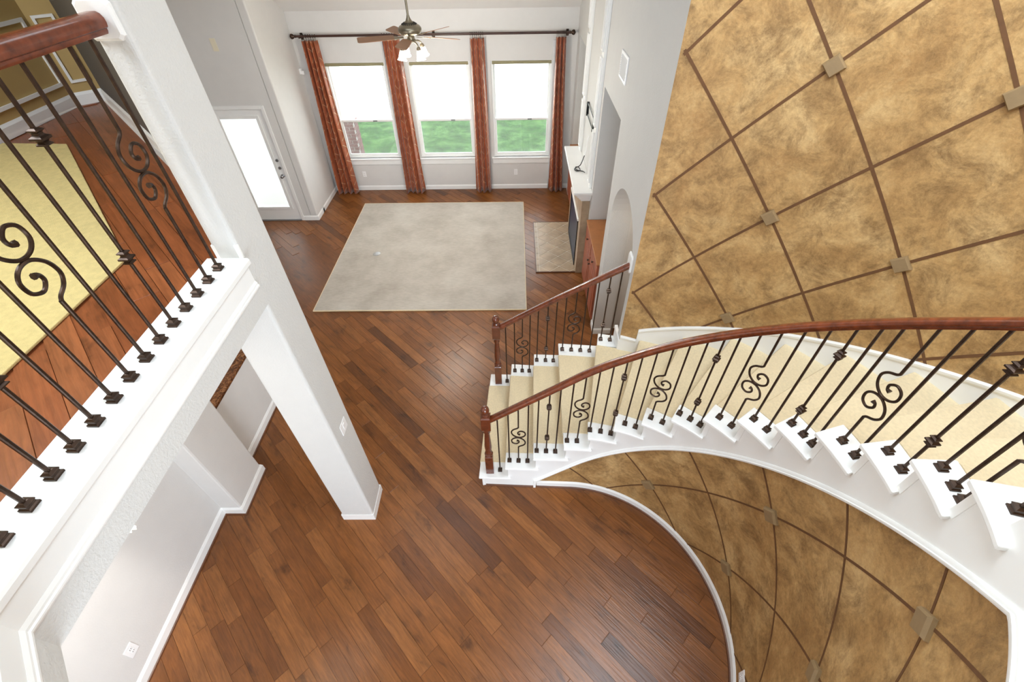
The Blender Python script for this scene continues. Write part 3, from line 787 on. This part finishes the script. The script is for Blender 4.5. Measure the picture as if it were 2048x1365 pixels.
def newel(root, P, m='newel_wood'):
    x, y, z = P; mb = MB()
    mb.lathe([(.040*q2, 0), (.040*q2, .300), (.034*q2, .312)], 4, (x, y, z), pi/4)
    o = build(mb, 'newel_post', m, root)
    mb = MB(); mb.lathe([(.040*q2-.004, .77), (.044*q2, .785), (.044*q2, .955), (.036*q2, .965), (.03*q2, .97)], 4, (x, y, z), pi/4)
    build(mb, 'newel_block', m, o)
    mb = MB(); mb.lathe([(.034, .310), (.042, .322), (.042, .335), (.030, .345), (.034, .36), (.034, .372), (.027, .385), (.034, .43), (.036, .47), (.030, .60), (.024, .70), (.030, .705), (.034, .715), (.030, .728), (.036, .745), (.036, .757), (.030, .775)], 20, (x, y, z))
    build(mb, 'turned_shaft', m, o, smooth=True)
    mb = MB(); mb.lathe([(.026, .965), (.034, .972), (.034, .984), (.022, .993), (.022, 1.002), (.033, 1.012), (.039, 1.032), (.040, 1.050), (.035, 1.072), (.022, 1.088), (.006, 1.094)], 20, (x, y, z))
    build(mb, 'finial', m, o, smooth=True)
# stair railing on the inner side
RT = [(131, .955), (121.5, 1.118), (99.9, 1.50), (74.1, 1.967), (49.5, 2.465), (28.8, 2.89), (4.7, 3.385), (-36, 4.205), (-70, 4.205)]
def railz(t):
    for (a, za), (b, zb2) in zip(RT, RT[1:]):
        if b <= t <= a: return za+(zb2-za)*(a-t)/(a-b)
    return RT[-1][1]
rail = empty('stair_railing', (*inner(126.3, 1.338), RISE), 'long curved wooden handrail with iron balusters, nearest the viewer', 'railing')
ts = frange(125.0, -62, 130)
zs = [railz(t) for t in ts]
for _ in range(3): zs = [zs[0]]+[(zs[i-1]+zs[i]*2+zs[i+1])/4 for i in range(1, len(zs)-1)]+[zs[-1]]
mb = MB(); mb.sweep([(*inner(t, 1.338), z) for t, z in zip(ts, zs)], RAILP, [nrm(t) for t in ts])
build(mb, 'handrail', 'rail_wood', rail, smooth=True)
BT = [(1, 121.5), (2, 116.8), (2, 112.5), (2, 108.3), (3, 104.2), (3, 99.9), (3, 95.7), (4, 91.0), (4, 86.7), (5, 82.3), (5, 78.1), (5, 74.1), (6, 69.9), (6, 65.9), (7, 61.7), (7, 57.5), (8, 53.3), (8, 49.5), (8, 46.0), (9, 41.8), (9, 37.6), (10, 33.2), (10, 28.8), (11, 24.5), (11, 20.7), (11, 17.7), (12, 12.9), (12, 8.9), (13, 4.7), (13, .4), (14, -4.0), (14, -7.8), (14, -10.5), (15, -16.3), (15, -19.7)]
for n, (k, t) in enumerate(BT, 1):
    x, y = inner(t, 1.338); z = k*RISE+.002; zt = railz(t)+.006; a = radians(min(t, T0)); st = style_of(n, 3)
    # scrolls keep a constant distance below the rail
    zc = None
    if st == 'S': zc = zt-z-.462
    if st == 'K': zc = (zt-z-.19, zt-z-.665)
    baluster(rail, (x, y, z), zt, st, a-pi/2, zc)
newel(rail, (*inner(126.3, 1.332), RISE+.002))
# railing on the far side
far = empty('stair_railing', (-.24, 3.713, RISE), 'short straight wooden handrail with iron balusters at the far side of the steps', 'railing')
def farline(x): return 3.722-.0*(x)+(-.012-.066*(x+.24)) if x > .1 else 3.722-.03*(x+.24)*.4
def fary(x): return 3.724-.012*(x+.24)-.042*(max(0, x+.24))**2
fx = frange(-.215, 1.08, 12)
mb = MB(); mb.sweep([(x, fary(x), 1.062+.687*(x+.24)) for x in fx], RAILP, [(.03+.08*max(0, x+.24), 1.0) for x in fx])
build(mb, 'handrail', 'rail_wood', far, smooth=True)
FX = [(1, -.135), (2, -.036), (2, .053), (2, .138), (3, .225), (3, .328), (3, .42), (4, .513), (4, .616), (4, .72), (4, .823), (5, .926), (5, 1.027)]
for n, (k, x) in enumerate(FX, 1):
    z = k*RISE+.002; zt = 1.068+.687*(x+.24); st = style_of(n, 3)
    zc = zt-z-.455 if st == 'S' else ((zt-z-.19, zt-z-.655) if st == 'K' else None)
    baluster(far, (x, fary(x), z), zt, st, 0, zc)
newel(far, (-.24, 3.718, RISE+.002))
def rosette(root, c, nx, ny, w, h, th=.018):
    mb = MB(); t = (-ny, nx); rs = []
    for s, d in ((1, 0), (1, th*.6), (.86, th)):
        rs.append([(c[0]+nx*d+t[0]*u*w*s/2, c[1]+ny*d+t[1]*u*w*s/2, c[2]+v*h*s/2) for u, v in ((-1, -.75), (-.75, -1), (.75, -1), (1, -.75), (1, .75), (.75, 1), (-.75, 1), (-1, .75))])
    mb.rings(rs); return build(mb, 'rosette', 'white_trim', root)
rosette(far, (XR, 3.655, 2.02), -1, 0, .13, .19)
# overlook railing on the left
left = empty('overlook_railing', (-1.555, 1.2, 3.18), 'level wooden handrail with iron balusters along the upstairs overlook', 'railing')
lp = [(-1.555, 2.035), (-1.555, .31), (-1.555+dx*.9, .31-dx*.9)]
mb = MB(); mb.sweep([(*p, 4.20) for p in lp], [(a*1.08, b*1.08) for a, b in RAILP], poly_norm(lp))
build(mb, 'handrail', 'rail_wood', left, smooth=True)
for n in range(1, 16):
    y = 1.951-.1075*(n-1); st = style_of(n, 2)
    zc = .568 if st == 'S' else ((.83, .365) if st == 'K' else None)
    baluster(left, (-1.555, y, 3.18), 4.205, st, pi/2, zc)
for n in range(1, 6):
    baluster(left, (-1.555+.085*n, .33-.085*n, 3.18), 4.205, style_of(n, 3), -pi/4, .568 if style_of(n, 3) == 'S' else ((.83, .365) if style_of(n, 3) == 'K' else None))
rosette(left, (-1.548, 2.05, 4.242), 0, -1, .135, .135, .02)

# ------------------------------------------------------------------ right wall furnishings: fireplace, cabinets, mouldings
fp = empty('fireplace', (XR, 7.05, 0), 'white mantel fireplace with beige tile surround and tiled hearth', 'fireplace')
y0, y1 = 6.15, 7.88
build(MB().box(.82, XR, y0, y1, 1.455, 1.49), 'mantel_shelf', 'white_trim', fp, bevel=.008)
mb = MB()
for i, (x, z0, z1) in enumerate(((.85, 1.425, 1.455), (.88, 1.385, 1.425), (.915, 1.34, 1.385), (.945, 1.30, 1.34))):
    e = (x-.82); mb.box(x, XR, y0+e, y1-e, z0, z1)
build(mb, 'crown', 'white_trim', fp, bevel=.006)
sy0, sy1 = y0+.13, y1-.13
for i in range(6):      # tiles of the surround, two legs and a lintel
    z = .002+.216*i
    for ya in (sy0, sy1-.20): build(MB().box(.972, XR, ya+.002, ya+.198, z, z+.213), 'surround_tile', 'hearth_stone', fp, bevel=.003)
nt = 5; wt = (sy1-sy0-.40)/nt
for i in range(nt):
    for z in (.868, 1.084): build(MB().box(.972, XR, sy0+.20+wt*i+.002, sy0+.20+wt*(i+1)-.002, z, z+.213), 'surround_tile', 'hearth_stone', fp, bevel=.003)
mb = MB(); a, b = sy0+.20, sy1-.20
mb.box(.960, 1.0, a, a+.03, .02, .865); mb.box(.960, 1.0, b-.03, b, .02, .865); mb.box(.960, 1.0, a+.03, b-.03, .82, .865); mb.box(.960, 1.0, a+.03, b-.03, .02, .08)
ins = build(mb, 'insert_frame', 'black_metal', fp, bevel=.003)
build(MB().box(.968, .974, a+.03, b-.03, .08, .82), 'glass_front', 'firebox_glass', ins)
build(MB().box(.952, 1.0, a-.02, b+.02, .865, .90), 'insert_hood', 'white_trim', fp, bevel=.003)
HX0, HX1, HY0, HY1 = .325, 1.05, 6.30, 7.935
hearth = build(MB().box(HX0, HX1, HY0, HY1, -.004, .012), 'hearth_bed', 'hearth_grout', fp)
mb = MB(); mb.box(HX0-.012, HX0+.004, HY0-.012, HY1+.012, 0, .018); mb.box(HX0, HX1, HY0-.012, HY0+.004, 0, .018); mb.box(HX0, HX1, HY1-.004, HY1+.012, 0, .018)
build(mb, 'hearth_edging', 'shoe_wood', hearth)
ny = 9; bw = (HY1-HY0-.02)/ny
for i in range(ny): build(MB().box(HX0+.010, HX0+.052, HY0+.012+bw*i, HY0+.007+bw*(i+1), .010, .016), 'hearth_tile', 'hearth_stone', hearth)
X0, Y0 = HX0+.058, HY0+.010; dxh, dyh = .1675, .149
for i in range(-1, 7):
    for j in range(-1, 13):
        if (i+j) % 2: continue
        cx, cy = X0+dxh*i, Y0+dyh*j
        g = .94
        p = clip([(cx+dxh*g, cy), (cx, cy+dyh*g), (cx-dxh*g, cy), (cx, cy-dyh*g)], X0, HX1-.006, Y0, HY1-.010)
        if len(p) >= 3 and abs(sum(p[k-1][0]*p[k][1]-p[k][0]*p[k-1][1] for k in range(len(p)))) > .002:
            build(MB().prism(p, .010, .0165+random.uniform(-.0006, .0006)), 'hearth_tile', 'hearth_stone', hearth)
def cabinet(ya, yb, label, side):
    r = empty('built_in_cabinet', (XR, (ya+yb)/2, 0), label, 'cabinet', 'built-in cabinets beside the fireplace')
    xf = XR-.012; build(MB().box(xf, XR+.595, ya+.004, yb-.004, .08, 1.03), 'body', 'cabinet_wood', r)
    build(MB().box(XR+.03, XR+.59, ya+.004, yb-.004, 0, .08), 'toe_kick', 'black_metal', r)
    build(MB().box(xf-.03, XR+.598, ya+.003, yb-.003, 1.03, 1.06), 'top_board', 'cabinet_top', r, bevel=.006)
    h = (yb-ya)/2
    for i in range(2):
        a, b = ya+.015+h*i, ya+h*(i+1)-.015
        d = build(MB().box(xf-.02, xf, a, b, .80, 1.0), 'drawer', 'cabinet_wood', r, bevel=.006)
        k = MB(); k.rings([[(x, (a+b)/2+rr*cos(2*pi*q/10), .90+rr*sin(2*pi*q/10)) for q in range(10)] for x, rr in ((xf-.02, .007), (xf-.032, .007), (xf-.04, .016), (xf-.05, .013))])
        build(k, 'knob', 'bronze', d, smooth=True)
        d = build(MB().box(xf-.02, xf, a, b, .10, .775), 'door', 'cabinet_wood', r, bevel=.006)
        build(MB().box(xf-.026, xf-.018, a+.07, b-.07, .17, .705), 'door_panel', 'cabinet_wood', d, bevel=.006)
        yk = b-.035 if i == 0 else a+.035
        k = MB(); k.rings([[(x, yk+rr*cos(2*pi*q/10), .70+rr*sin(2*pi*q/10)) for q in range(10)] for x, rr in ((xf-.02, .007), (xf-.032, .007), (xf-.04, .016), (xf-.05, .013))])
        build(k, 'knob', 'bronze', d, smooth=True)
cabinet(5.0, 6.17, 'reddish-brown built-in cabinet in the niche nearer the stairs', 0)
cabinet(7.97, 9.07, 'reddish-brown built-in cabinet in the niche beside the windows', 1)
# pilasters beside the over-mantel panel
for nm, ya in (('trim_4', 6.29), ('trim_5', 7.63)):
    o = struct(MB().box(XR-.035, XR, ya, ya+.17, 1.49, 6.0), nm, 'white_trim', 'white fluted pilaster %s the over-mantel panel' % ('on the near side of' if ya < 7 else 'on the far side of'), bevel=.005)
    for z0, z1 in ((1.56, 2.27), (2.33, 3.14), (3.20, 4.05), (4.11, 5.0)):
        mb = MB(); w = .026; a, b = ya+.018, ya+.152; x1, x0 = XR-.034, XR-.058
        mb.box(x0, x1, a, a+w, z0, z1); mb.box(x0, x1, b-w, b, z0, z1); mb.box(x0, x1, a+w, b-w, z0, z0+w); mb.box(x0, x1, a+w, b-w, z1-w, z1)
        build(mb, 'panel_moulding', 'white_trim', o, bevel=.005)
# tv mount and cable
tv = empty('television_mount', (XR, 6.95, 2.26), 'black empty television wall mount above the mantel', 'tv mount')
mb = MB()
for z in (2.19, 2.34): mb.box(XR-.026, XR-.018, 6.58, 7.34, z-.009, z+.009)
build(mb, 'rails', 'black_metal', tv)
for y in (6.60, 7.32): build(MB().box(XR-.034, XR, y-.010, y+.010, 2.18, 2.35), 'bracket', 'black_metal', tv)
for y in (6.61, 7.27): build(MB().box(XR-.04, XR-.026, y-.015, y+.015, 2.175, 2.205), 'hook', 'black_metal', tv)
mb = MB(); pts = smooth_path([(XR-.05, 6.96, 1.70), (XR-.10, 6.95, 1.56), (XR-.15, 7.0, 1.50), (XR-.19, 6.94, 1.50), (XR-.17, 6.86, 1.505), (XR-.11, 6.87, 1.505), (XR-.12, 6.97, 1.51), (XR-.17, 6.97, 1.515), (XR-.16, 6.88, 1.51), (XR-.07, 6.84, 1.505), (XR-.05, 6.78, 1.51)], 5)
mb.tube(pts, .0065, 6)
cab = tag(build(mb, 'power_cable', 'black_metal', smooth=True), 'black cable coiled on the white mantel shelf', 'cable')
mb = MB(); mb.tube(smooth_path([(XR-.004, 7.01, 1.97), (XR-.02, 7.0, 1.90), (XR-.03, 6.98, 1.80), (XR-.05, 6.96, 1.70)], 4), .006, 6)
build(mb, 'white_cord', 'white_plastic', cab, smooth=True)
def plate(name, P, n, w, h, m, label, cat, kind='outlet'):
    r = empty(name, P, label, cat); nx, ny = n; t = (-ny, nx)
    def bx(u0, u1, v0, v1, d0, d1):
        pts = []
        for v in (v0, v1):
            for (u, d) in ((u0, d0), (u1, d0), (u1, d1), (u0, d1)): pts.append((P[0]+t[0]*u+nx*d, P[1]+t[1]*u+ny*d, P[2]+v))
        return MB().quadbox(pts)
    build(bx(-w/2, w/2, -h/2, h/2, 0, .006), 'cover_plate', m, r, bevel=.002)
    if kind == 'outlet':
        for v in (-.02, .02):
            s = build(bx(-.016, .016, v-.014, v+.014, .004, .008), 'socket', m, r, bevel=.001)
            build(bx(-.008, -.005, v-.005, v+.006, .0075, .0085), 'slot', 'black_metal', s); build(bx(.005, .008, v-.005, v+.006, .0075, .0085), 'slot', 'black_metal', s)
    elif kind == 'switch': build(bx(-.016, .016, -.032, .032, .004, .010), 'rocker', m, r, bevel=.002)
    return r
plate('wall_outlet', (-3.24, YF, .355), (0, -1), .075, .12, 'white_plastic', 'white outlet below the left window', 'outlet')
plate('wall_outlet', (-.016, YF, .365), (0, -1), .075, .12, 'white_plastic', 'white outlet below the right window', 'outlet')
plate('wall_outlet', (-3.05, .842, .36), (1, 0), .085, .125, 'white_plastic', 'white outlet on the hall wall below the overlook', 'outlet')
t = -19.2; nn = nrm(t); pp = inner(t, 1.29)
plate('wall_outlet', (*pp, .24), (-nn[0], -nn[1]), .08, .125, 'white_plastic', 'white outlet low on the curved ochre wall', 'outlet')
plate('light_switch', (XB, 2.227, 1.383), (1, 0), .12, .12, 'white_plastic', 'white light switch on the lower column', 'switch', 'switch')
plate('wall_plate', (-4.613, 8.13, 2.983), (0, -1), .085, .17, 'cream_plastic', 'cream cover plate high on the wall above the patio door', 'cover plate', 'blank')
mb = MB(); mb.box(-3.93, -3.89, 9.30, 9.36, 2.28, 2.37); mb.box(-3.90, -3.86, 9.31, 9.35, 2.27, 2.33)
tag(build(mb, 'motion_sensor', 'white_plastic', bevel=.008), 'small white motion sensor in the corner left of the windows', 'sensor')
v = empty('air_vent', (XR, 5.18, 3.18), 'white louvred air vent high on the pale wall', 'vent')
mb = MB(); a, b, z0, z1 = 5.01, 5.36, 3.185, 3.43
mb.box(XR-.014, XR, a, a+.03, z0, z1); mb.box(XR-.014, XR, b-.03, b, z0, z1); mb.box(XR-.014, XR, a+.03, b-.03, z0, z0+.03); mb.box(XR-.014, XR, a+.03, b-.03, z1-.03, z1)
build(mb, 'vent_frame', 'white_plastic', v, bevel=.004)
for i in range(9):
    z = z0+.04+.0205*i
    build(MB().quadbox([(XR-.022, a+.03, z-.008), (XR-.02, a+.03, z-.010), (XR-.02, b-.03, z-.010), (XR-.022, b-.03, z-.008), (XR-.004, a+.03, z+.008), (XR-.002, a+.03, z+.006), (XR-.002, b-.03, z+.006), (XR-.004, b-.03, z+.008)]), 'louvre', 'white_plastic', v)

# granite counter and hanging crystal lamp in the hall
mb = MB(); mb.box(-3.75, -3.03, 2.612, 4.4, .90, .935)
tag(build(mb, 'counter_top', 'granite', bevel=.006), 'dark brown granite counter top on the half wall', 'counter')
build(MB().box(-3.75, -3.70, 2.612, 4.4, .935, 1.30), 'backsplash', 'granite', bpy.data.objects['counter_top'])
ch = empty('crystal_lamp', (-2.22, 1.10, 1.93), 'small hanging lamp with clear crystals, mostly hidden by the header', 'lamp')
mb = MB(); mb.tube([(-2.22, 1.10, 2.85), (-2.22, 1.10, 2.35)], .006, 8); mb.lathe([(.05, 2.84), (.05, 2.852)], 14, (-2.22, 1.10, 0)); mb.lathe([(.09, 2.33), (.10, 2.35), (.02, 2.36)], 14, (-2.22, 1.10, 0))
build(mb, 'stem', 'bronze', ch, smooth=True)
for ring, (rr, z) in enumerate(((.09, 2.28), (.075, 2.20), (.06, 2.12), (.04, 2.05), (.012, 1.99))):
    for i in range(max(2, 9-2*ring)):
        a = 2*pi*i/max(2, 9-2*ring)+ring; x, y = -2.22+rr*cos(a), 1.10+rr*sin(a)
        build(MB().lathe([(.001, -.03), (.012, -.008), (.009, .012), (.002, .03)], 6, (x, y, z)), 'crystal', 'crystal', ch)
point('crystal_lamp_light', (-2.22, 1.10, 2.30), 10, .05)

# ------------------------------------------------------------------ rugs
mb = MB(); mb.box(-3.15, .135, 5.33, 8.755, .001, .016)
rug = tag(build(mb, 'area_rug', 'rug_pile', bevel=.006), 'large greyish-beige area rug in the living room', 'rug')
mb = MB(); mb.box(-3.155, .14, 5.324, 5.335, .001, .017); mb.box(-3.155, .14, 8.75, 8.761, .001, .017); mb.box(-3.156, -3.147, 5.33, 8.76, .001, .017); mb.box(.132, .141, 5.33, 8.76, .001, .017)
build(mb, 'binding', 'stair_carpet', rug)

mb = MB(); mb.lathe([(.066, .0161), (.066, .019), (.060, .021), (.002, .021)], 24, (-2.503, 6.884, 0))
cov = tag(build(mb, 'floor_outlet_cover', 'floor_cover', smooth=True), 'round grey floor outlet cover set in the area rug', 'outlet cover')
build(MB().box(-2.52, -2.486, 6.87, 6.90, .0205, .0225), 'lid', 'steel', cov)
mb = MB(); mb.prism([(-2.15, -.6), (-2.15, 2.095), (-3.67, 3.765), (-4.23, 3.80), (-4.23, -.6)], UP+.0012, UP+.014)
tag(build(mb, 'hall_carpet', 'yellow_carpet', bevel=.004), 'pale yellow carpet on the upstairs hall floor', 'carpet')

# ------------------------------------------------------------------ curtains
RZ, RY = 2.866, YF-.125
rod = empty('curtain_rod', (-1.43, RY, RZ), 'long dark wooden curtain rod above the windows', 'curtain rod')
mb = MB(); mb.tube([(-3.80, RY, RZ), (.93, RY, RZ)], .019, 14); build(mb, 'pole', 'shade_wood', rod, smooth=True)
for sg, x in ((-1, -3.80), (1, .93)):
    mb = MB(); mb.rings([[(x+sg*d, RY+r*cos(2*pi*k/14), RZ+r*sin(2*pi*k/14)) for k in range(14)] for d, r in ((0, .022), (.008, .026), (.02, .018), (.03, .022), (.045, .036), (.065, .042), (.085, .036), (.097, .016), (.102, .002))])
    build(mb, 'finial', 'bronze', rod, smooth=True)
for x in (-3.74, -1.43, .90):
    mb = MB(); mb.box(x-.016, x+.016, RY, YF, RZ-.03, RZ-.012); mb.box(x-.022, x+.022, YF-.012, YF, RZ-.07, RZ+.03); mb.box(x-.014, x+.014, RY-.02, RY+.02, RZ-.03, RZ-.018)
    build(mb, 'bracket', 'bronze', rod)
def curtain(xt0, xt1, xb0, xb1, label, folds, seed):
    rnd = random.Random(seed); nu, nv = folds*10, 26; ph = rnd.uniform(0, 6)
    zt, zb_ = 2.80, .012
    amp = [rnd.uniform(.7, 1.25) for _ in range(folds+1)]
    me = bpy.data.meshes.new('curtain'); vs = []; fs = []; uv = []
    for j in range(nv+1):
        f = j/nv; z = zt+(zb_-zt)*f
        # slack in the middle, flare and crumple at the hem
        g = f**1.3
        for i in range(nu+1):
            u = i/nu; k = amp[min(folds, int(u*folds))]
            a = .046*(1-.15*f)*k+.026*g*k
            x = (xt0+(xt1-xt0)*u)*(1-g)+(xb0+(xb1-xb0)*u)*g
            x += .010*g*sin(u*folds*4.3+ph+3*f)
            y = RY-.01+a*cos(2*pi*folds*u+.6*sin(3*f+ph))+.012*sin(5*f+u*9+ph)*g-.02*g
            dz = -.03*g*g*abs(cos(pi*folds*u+ph)) if f > .97 else 0
            vs.append((x-(xt0+xt1)/2, y-RY, max(.004, z+dz))); uv.append((u*folds*.20, z))
    for j in range(nv):
        for i in range(nu):
            a = j*(nu+1)+i; fs.append((a, a+nu+1, a+nu+2, a+1))
    me.from_pydata(vs, [], fs); me.materials.append(MATS['curtain_cloth'])
    lay = me.uv_layers.new(name='UVMap')
    for lp_ in me.loops: lay.data[lp_.index].uv = uv[lp_.vertex_index]
    me.polygons.foreach_set('use_smooth', [True]*len(me.polygons))
    r = empty('curtain', ((xt0+xt1)/2, RY, 0), label, 'curtain', 'rust curtains on the dark rod')
    o = bpy.data.objects.new('cloth', me); COL.objects.link(o); o.parent = r
    so = o.modifiers.new('thickness', 'SOLIDIFY'); so.thickness = .003
    for i in range(7):
        x = xt0+(xt1-xt0)*(i+.5)/7; mb = MB()
        mb.tube([(x, RY+.026*cos(2*pi*q/16), RZ+.026*sin(2*pi*q/16)) for q in range(17)], .004, 6)
        rg = build(mb, 'ring', 'bronze', r, smooth=True)
        build(MB().box(x-.002, x+.002, RY-.003, RY+.003, RZ-.07, RZ-.024), 'clip', 'bronze', rg)
curtain(-3.73, -3.45, -3.87, -3.42, 'rust patterned curtain at the left end of the rod', 4, 1)
curtain(-2.33, -2.02, -2.38, -1.97, 'rust patterned curtain between the left and middle windows', 4, 2)
curtain(-.80, -.55, -.86, -.53, 'rust patterned curtain between the middle and right windows', 3, 3)
curtain(.70, .875, .69, .99, 'rust patterned curtain at the right end, beside the mantel', 3, 4)
mb = MB(); rows = []
for j in range(13):
    z = 2.74-2.73*j/12
    rows.append([(.655+.05*i/10+.01*(j/12), YF-.035+.012*sin(i*1.9), z) for i in range(11)])
mb.grid(rows)
sc = tag(build(mb, 'sheer_lining', 'white_plastic', smooth=True), 'narrow white lining beside the right-end curtain', 'curtain lining')
so = sc.modifiers.new('thickness', 'SOLIDIFY'); so.thickness = .003

# ------------------------------------------------------------------ ceiling fan
FXc, FYc = -1.325, 6.8
fan = empty('ceiling_fan', (FXc, FYc, 3.0), 'pewter ceiling fan with brown blades and lit glass shades', 'ceiling fan')
hz = 3.345
zc_ = ceil_z(FYc)
mb = MB(); mb.tube([(FXc, FYc, zc_+.02), (FXc, FYc, hz+.15)], .014, 12); build(mb, 'down_rod', 'fan_metal', fan, smooth=True)
build(MB().lathe([(.02, zc_-.10), (.055, zc_-.06), (.07, zc_+.03)], 20, (FXc, FYc, 0)), 'canopy', 'fan_metal', fan, smooth=True)
mb = MB(); mb.lathe([(.016, hz+.175), (.022, hz+.15), (.040, hz+.115), (.085, hz+.088), (.125, hz+.066), (.143, hz+.045), (.146, hz+.024), (.142, hz+.004), (.125, hz-.016), (.10, hz-.026), (.07, hz-.03), (.045, hz-.05), (.045, hz-.075), (.06, hz-.085), (.06, hz-.10), (.02, hz-.115)], 32, (FXc, FYc, 0))
hub = build(mb, 'motor_housing', 'fan_metal', fan, smooth=True)
for i in range(24):
    a = 2*pi*i/24; c0, s0 = cos(a), sin(a); mb = MB()
    P = [(.062, hz+.103), (.098, hz+.083)]
    pts = []
    for (r, z), dz in ((P[0], 0), (P[1], 0), (P[1], .004), (P[0], .004)): pts.append((r, z+dz))
    w = .004
    q = [(FXc+r*c0-s0*sg*w, FYc+r*s0+c0*sg*w, z) for sg in (-1, 1) for r, z in pts]
    mb.quadbox([q[0], q[1], q[2], q[3], q[4], q[5], q[6], q[7]])
    build(mb, 'vent_slot', 'black_metal', hub)
for i in range(5):
    a = radians(-90+72*i-1); ca, sa = cos(a), sin(a); tilt = radians(-14)
    def fp_(r, w, t): # radius, across, thickness
        y = w*cos(tilt); z = w*sin(tilt)+t
        return (FXc+r*ca-y*sa, FYc+r*sa+y*ca, hz-.045+z)
    mb = MB(); out = []
    prof = [(.21, .052), (.24, .058), (.45, .066), (.60, .070), (.645, .066), (.66, .050)]
    loop = [(r, w) for r, w in prof]+[(r, -w) for r, w in prof[::-1]]
    mb.rings([[fp_(r, w, t) for r, w in loop] for t in (-.003, .003)])
    bl = build(mb, 'blade', 'fan_blade', fan)
    mb = MB(); loop = [(.09, .018), (.15, .022), (.19, .045), (.26, .035), (.28, .0), (.26, -.035), (.19, -.045), (.15, -.022), (.09, -.018)]
    mb.rings([[fp_(r, w, t) for r, w in loop] for t in (-.009, -.003)])
    build(mb, 'blade_iron', 'fan_metal', bl)
for i in range(4):
    a = radians(42+90*i); ca, sa = cos(a), sin(a)
    mb = MB(); mb.tube(smooth_path([(FXc+.04*ca, FYc+.04*sa, hz-.10), (FXc+.10*ca, FYc+.10*sa, hz-.105), (FXc+.138*ca, FYc+.138*sa, hz-.13), (FXc+.145*ca, FYc+.145*sa, hz-.155)], 4), .009, 8)
    arm = build(mb, 'lamp_arm', 'fan_metal', fan, smooth=True)
    ax = Vector((ca*.22, sa*.22, -1)).normalized(); o = Vector((FXc+.145*ca, FYc+.145*sa, hz-.15)); n1 = ax.cross(Vector((0, 0, 1))).normalized(); n2 = ax.cross(n1)
    def lat(prof, n=20): return [[tuple(o+ax*d+n1*r*cos(2*pi*k/n)+n2*r*sin(2*pi*k/n)) for k in range(n)] for r, d in prof]
    mb = MB(); mb.rings(lat([(.012, -.01), (.027, .005), (.030, .03)])); build(mb, 'socket_cup', 'fan_metal', arm, smooth=True)
    mb = MB(); mb.rings(lat([(.025, .022), (.029, .035), (.037, .06), (.041, .085), (.045, .107), (.053, .127), (.061, .135)]), cap=False)
    sh = build(mb, 'glass_shade', 'lit_shade', fan, smooth=True)
    m_ = sh.modifiers.new('thickness', 'SOLIDIFY'); m_.thickness = .003
    point('fan_bulb_light', o+ax*.19, 13, .06)

# ------------------------------------------------------------------ outside
struct(MB().box(-16, 16, YF+.16, 14.0, -.30, -.12), 'floor_lawn', 'lawn_green', 'green back lawn outside the windows')
struct(MB().box(-16, 16, 14.0, 30, -.30, -.10), 'floor_paving', 'concrete', 'pale sunlit paving beyond the lawn')
struct(MB().box(-10, -3.9, 8.27, YF+.16, -.30, -.10), 'floor_patio', 'concrete', 'pale patio outside the door')
# porch pillar: brick pier with a white shaft on top
pil = empty('porch_pillar', (-3.95, 10.6, -.12), 'brick porch pier with a pale shaft outside the left window', 'pillar')
px0, px1, py0, py1 = -4.29, -3.63, 10.6, 10.95
build(MB().box(px0+.008, px1-.008, py0+.008, py1-.008, -.12, 1.05), 'mortar_core', 'mortar', pil)
bh = .073
def shared_brick(lx, ly): return local_mesh(MB().box(0, lx, 0, ly, 0, bh-.011), 'brick', 'brick_clay')
FULL, HALF, SIDE, SHALF = shared_brick(.209, .10), shared_brick(.099, .10), shared_brick(.10, .164), shared_brick(.10, .0765)
o0 = WORLD[pil]
for r in range(16):
    z = -.12+r*bh
    if r % 2 == 0:
        for i in range(3): kid(FULL, 'brick', pil, (px0+.22*i-o0.x, py0-o0.y, z-o0.z))
        for y in (.101, .101+.0875+.0): kid(SHALF, 'brick', pil, (px1-.10-o0.x, py0+y-o0.y, z-o0.z))
        kid(SHALF, 'brick', pil, (px1-.10-o0.x, py0+.2735-o0.y, z-o0.z))
    else:
        for i in range(2): kid(FULL, 'brick', pil, (px0+.11+.22*i-o0.x, py0-o0.y, z-o0.z))
        kid(HALF, 'brick', pil, (px0-o0.x, py0-o0.y, z-o0.z)); kid(SIDE, 'brick', pil, (px1-.10-o0.x, py0-o0.y, z-o0.z)); kid(SIDE, 'brick', pil, (px1-.10-o0.x, py0+.175-o0.y, z-o0.z))
build(MB().box(px0-.04, px1+.04, py0-.04, py1+.04, 1.05, 1.12), 'cap_stone', 'concrete', pil, bevel=.01)
build(MB().box(px0+.08, px1-.08, py0+.08, py1-.08, 1.12, 3.2), 'shaft', 'fence_paint', pil, bevel=.01)
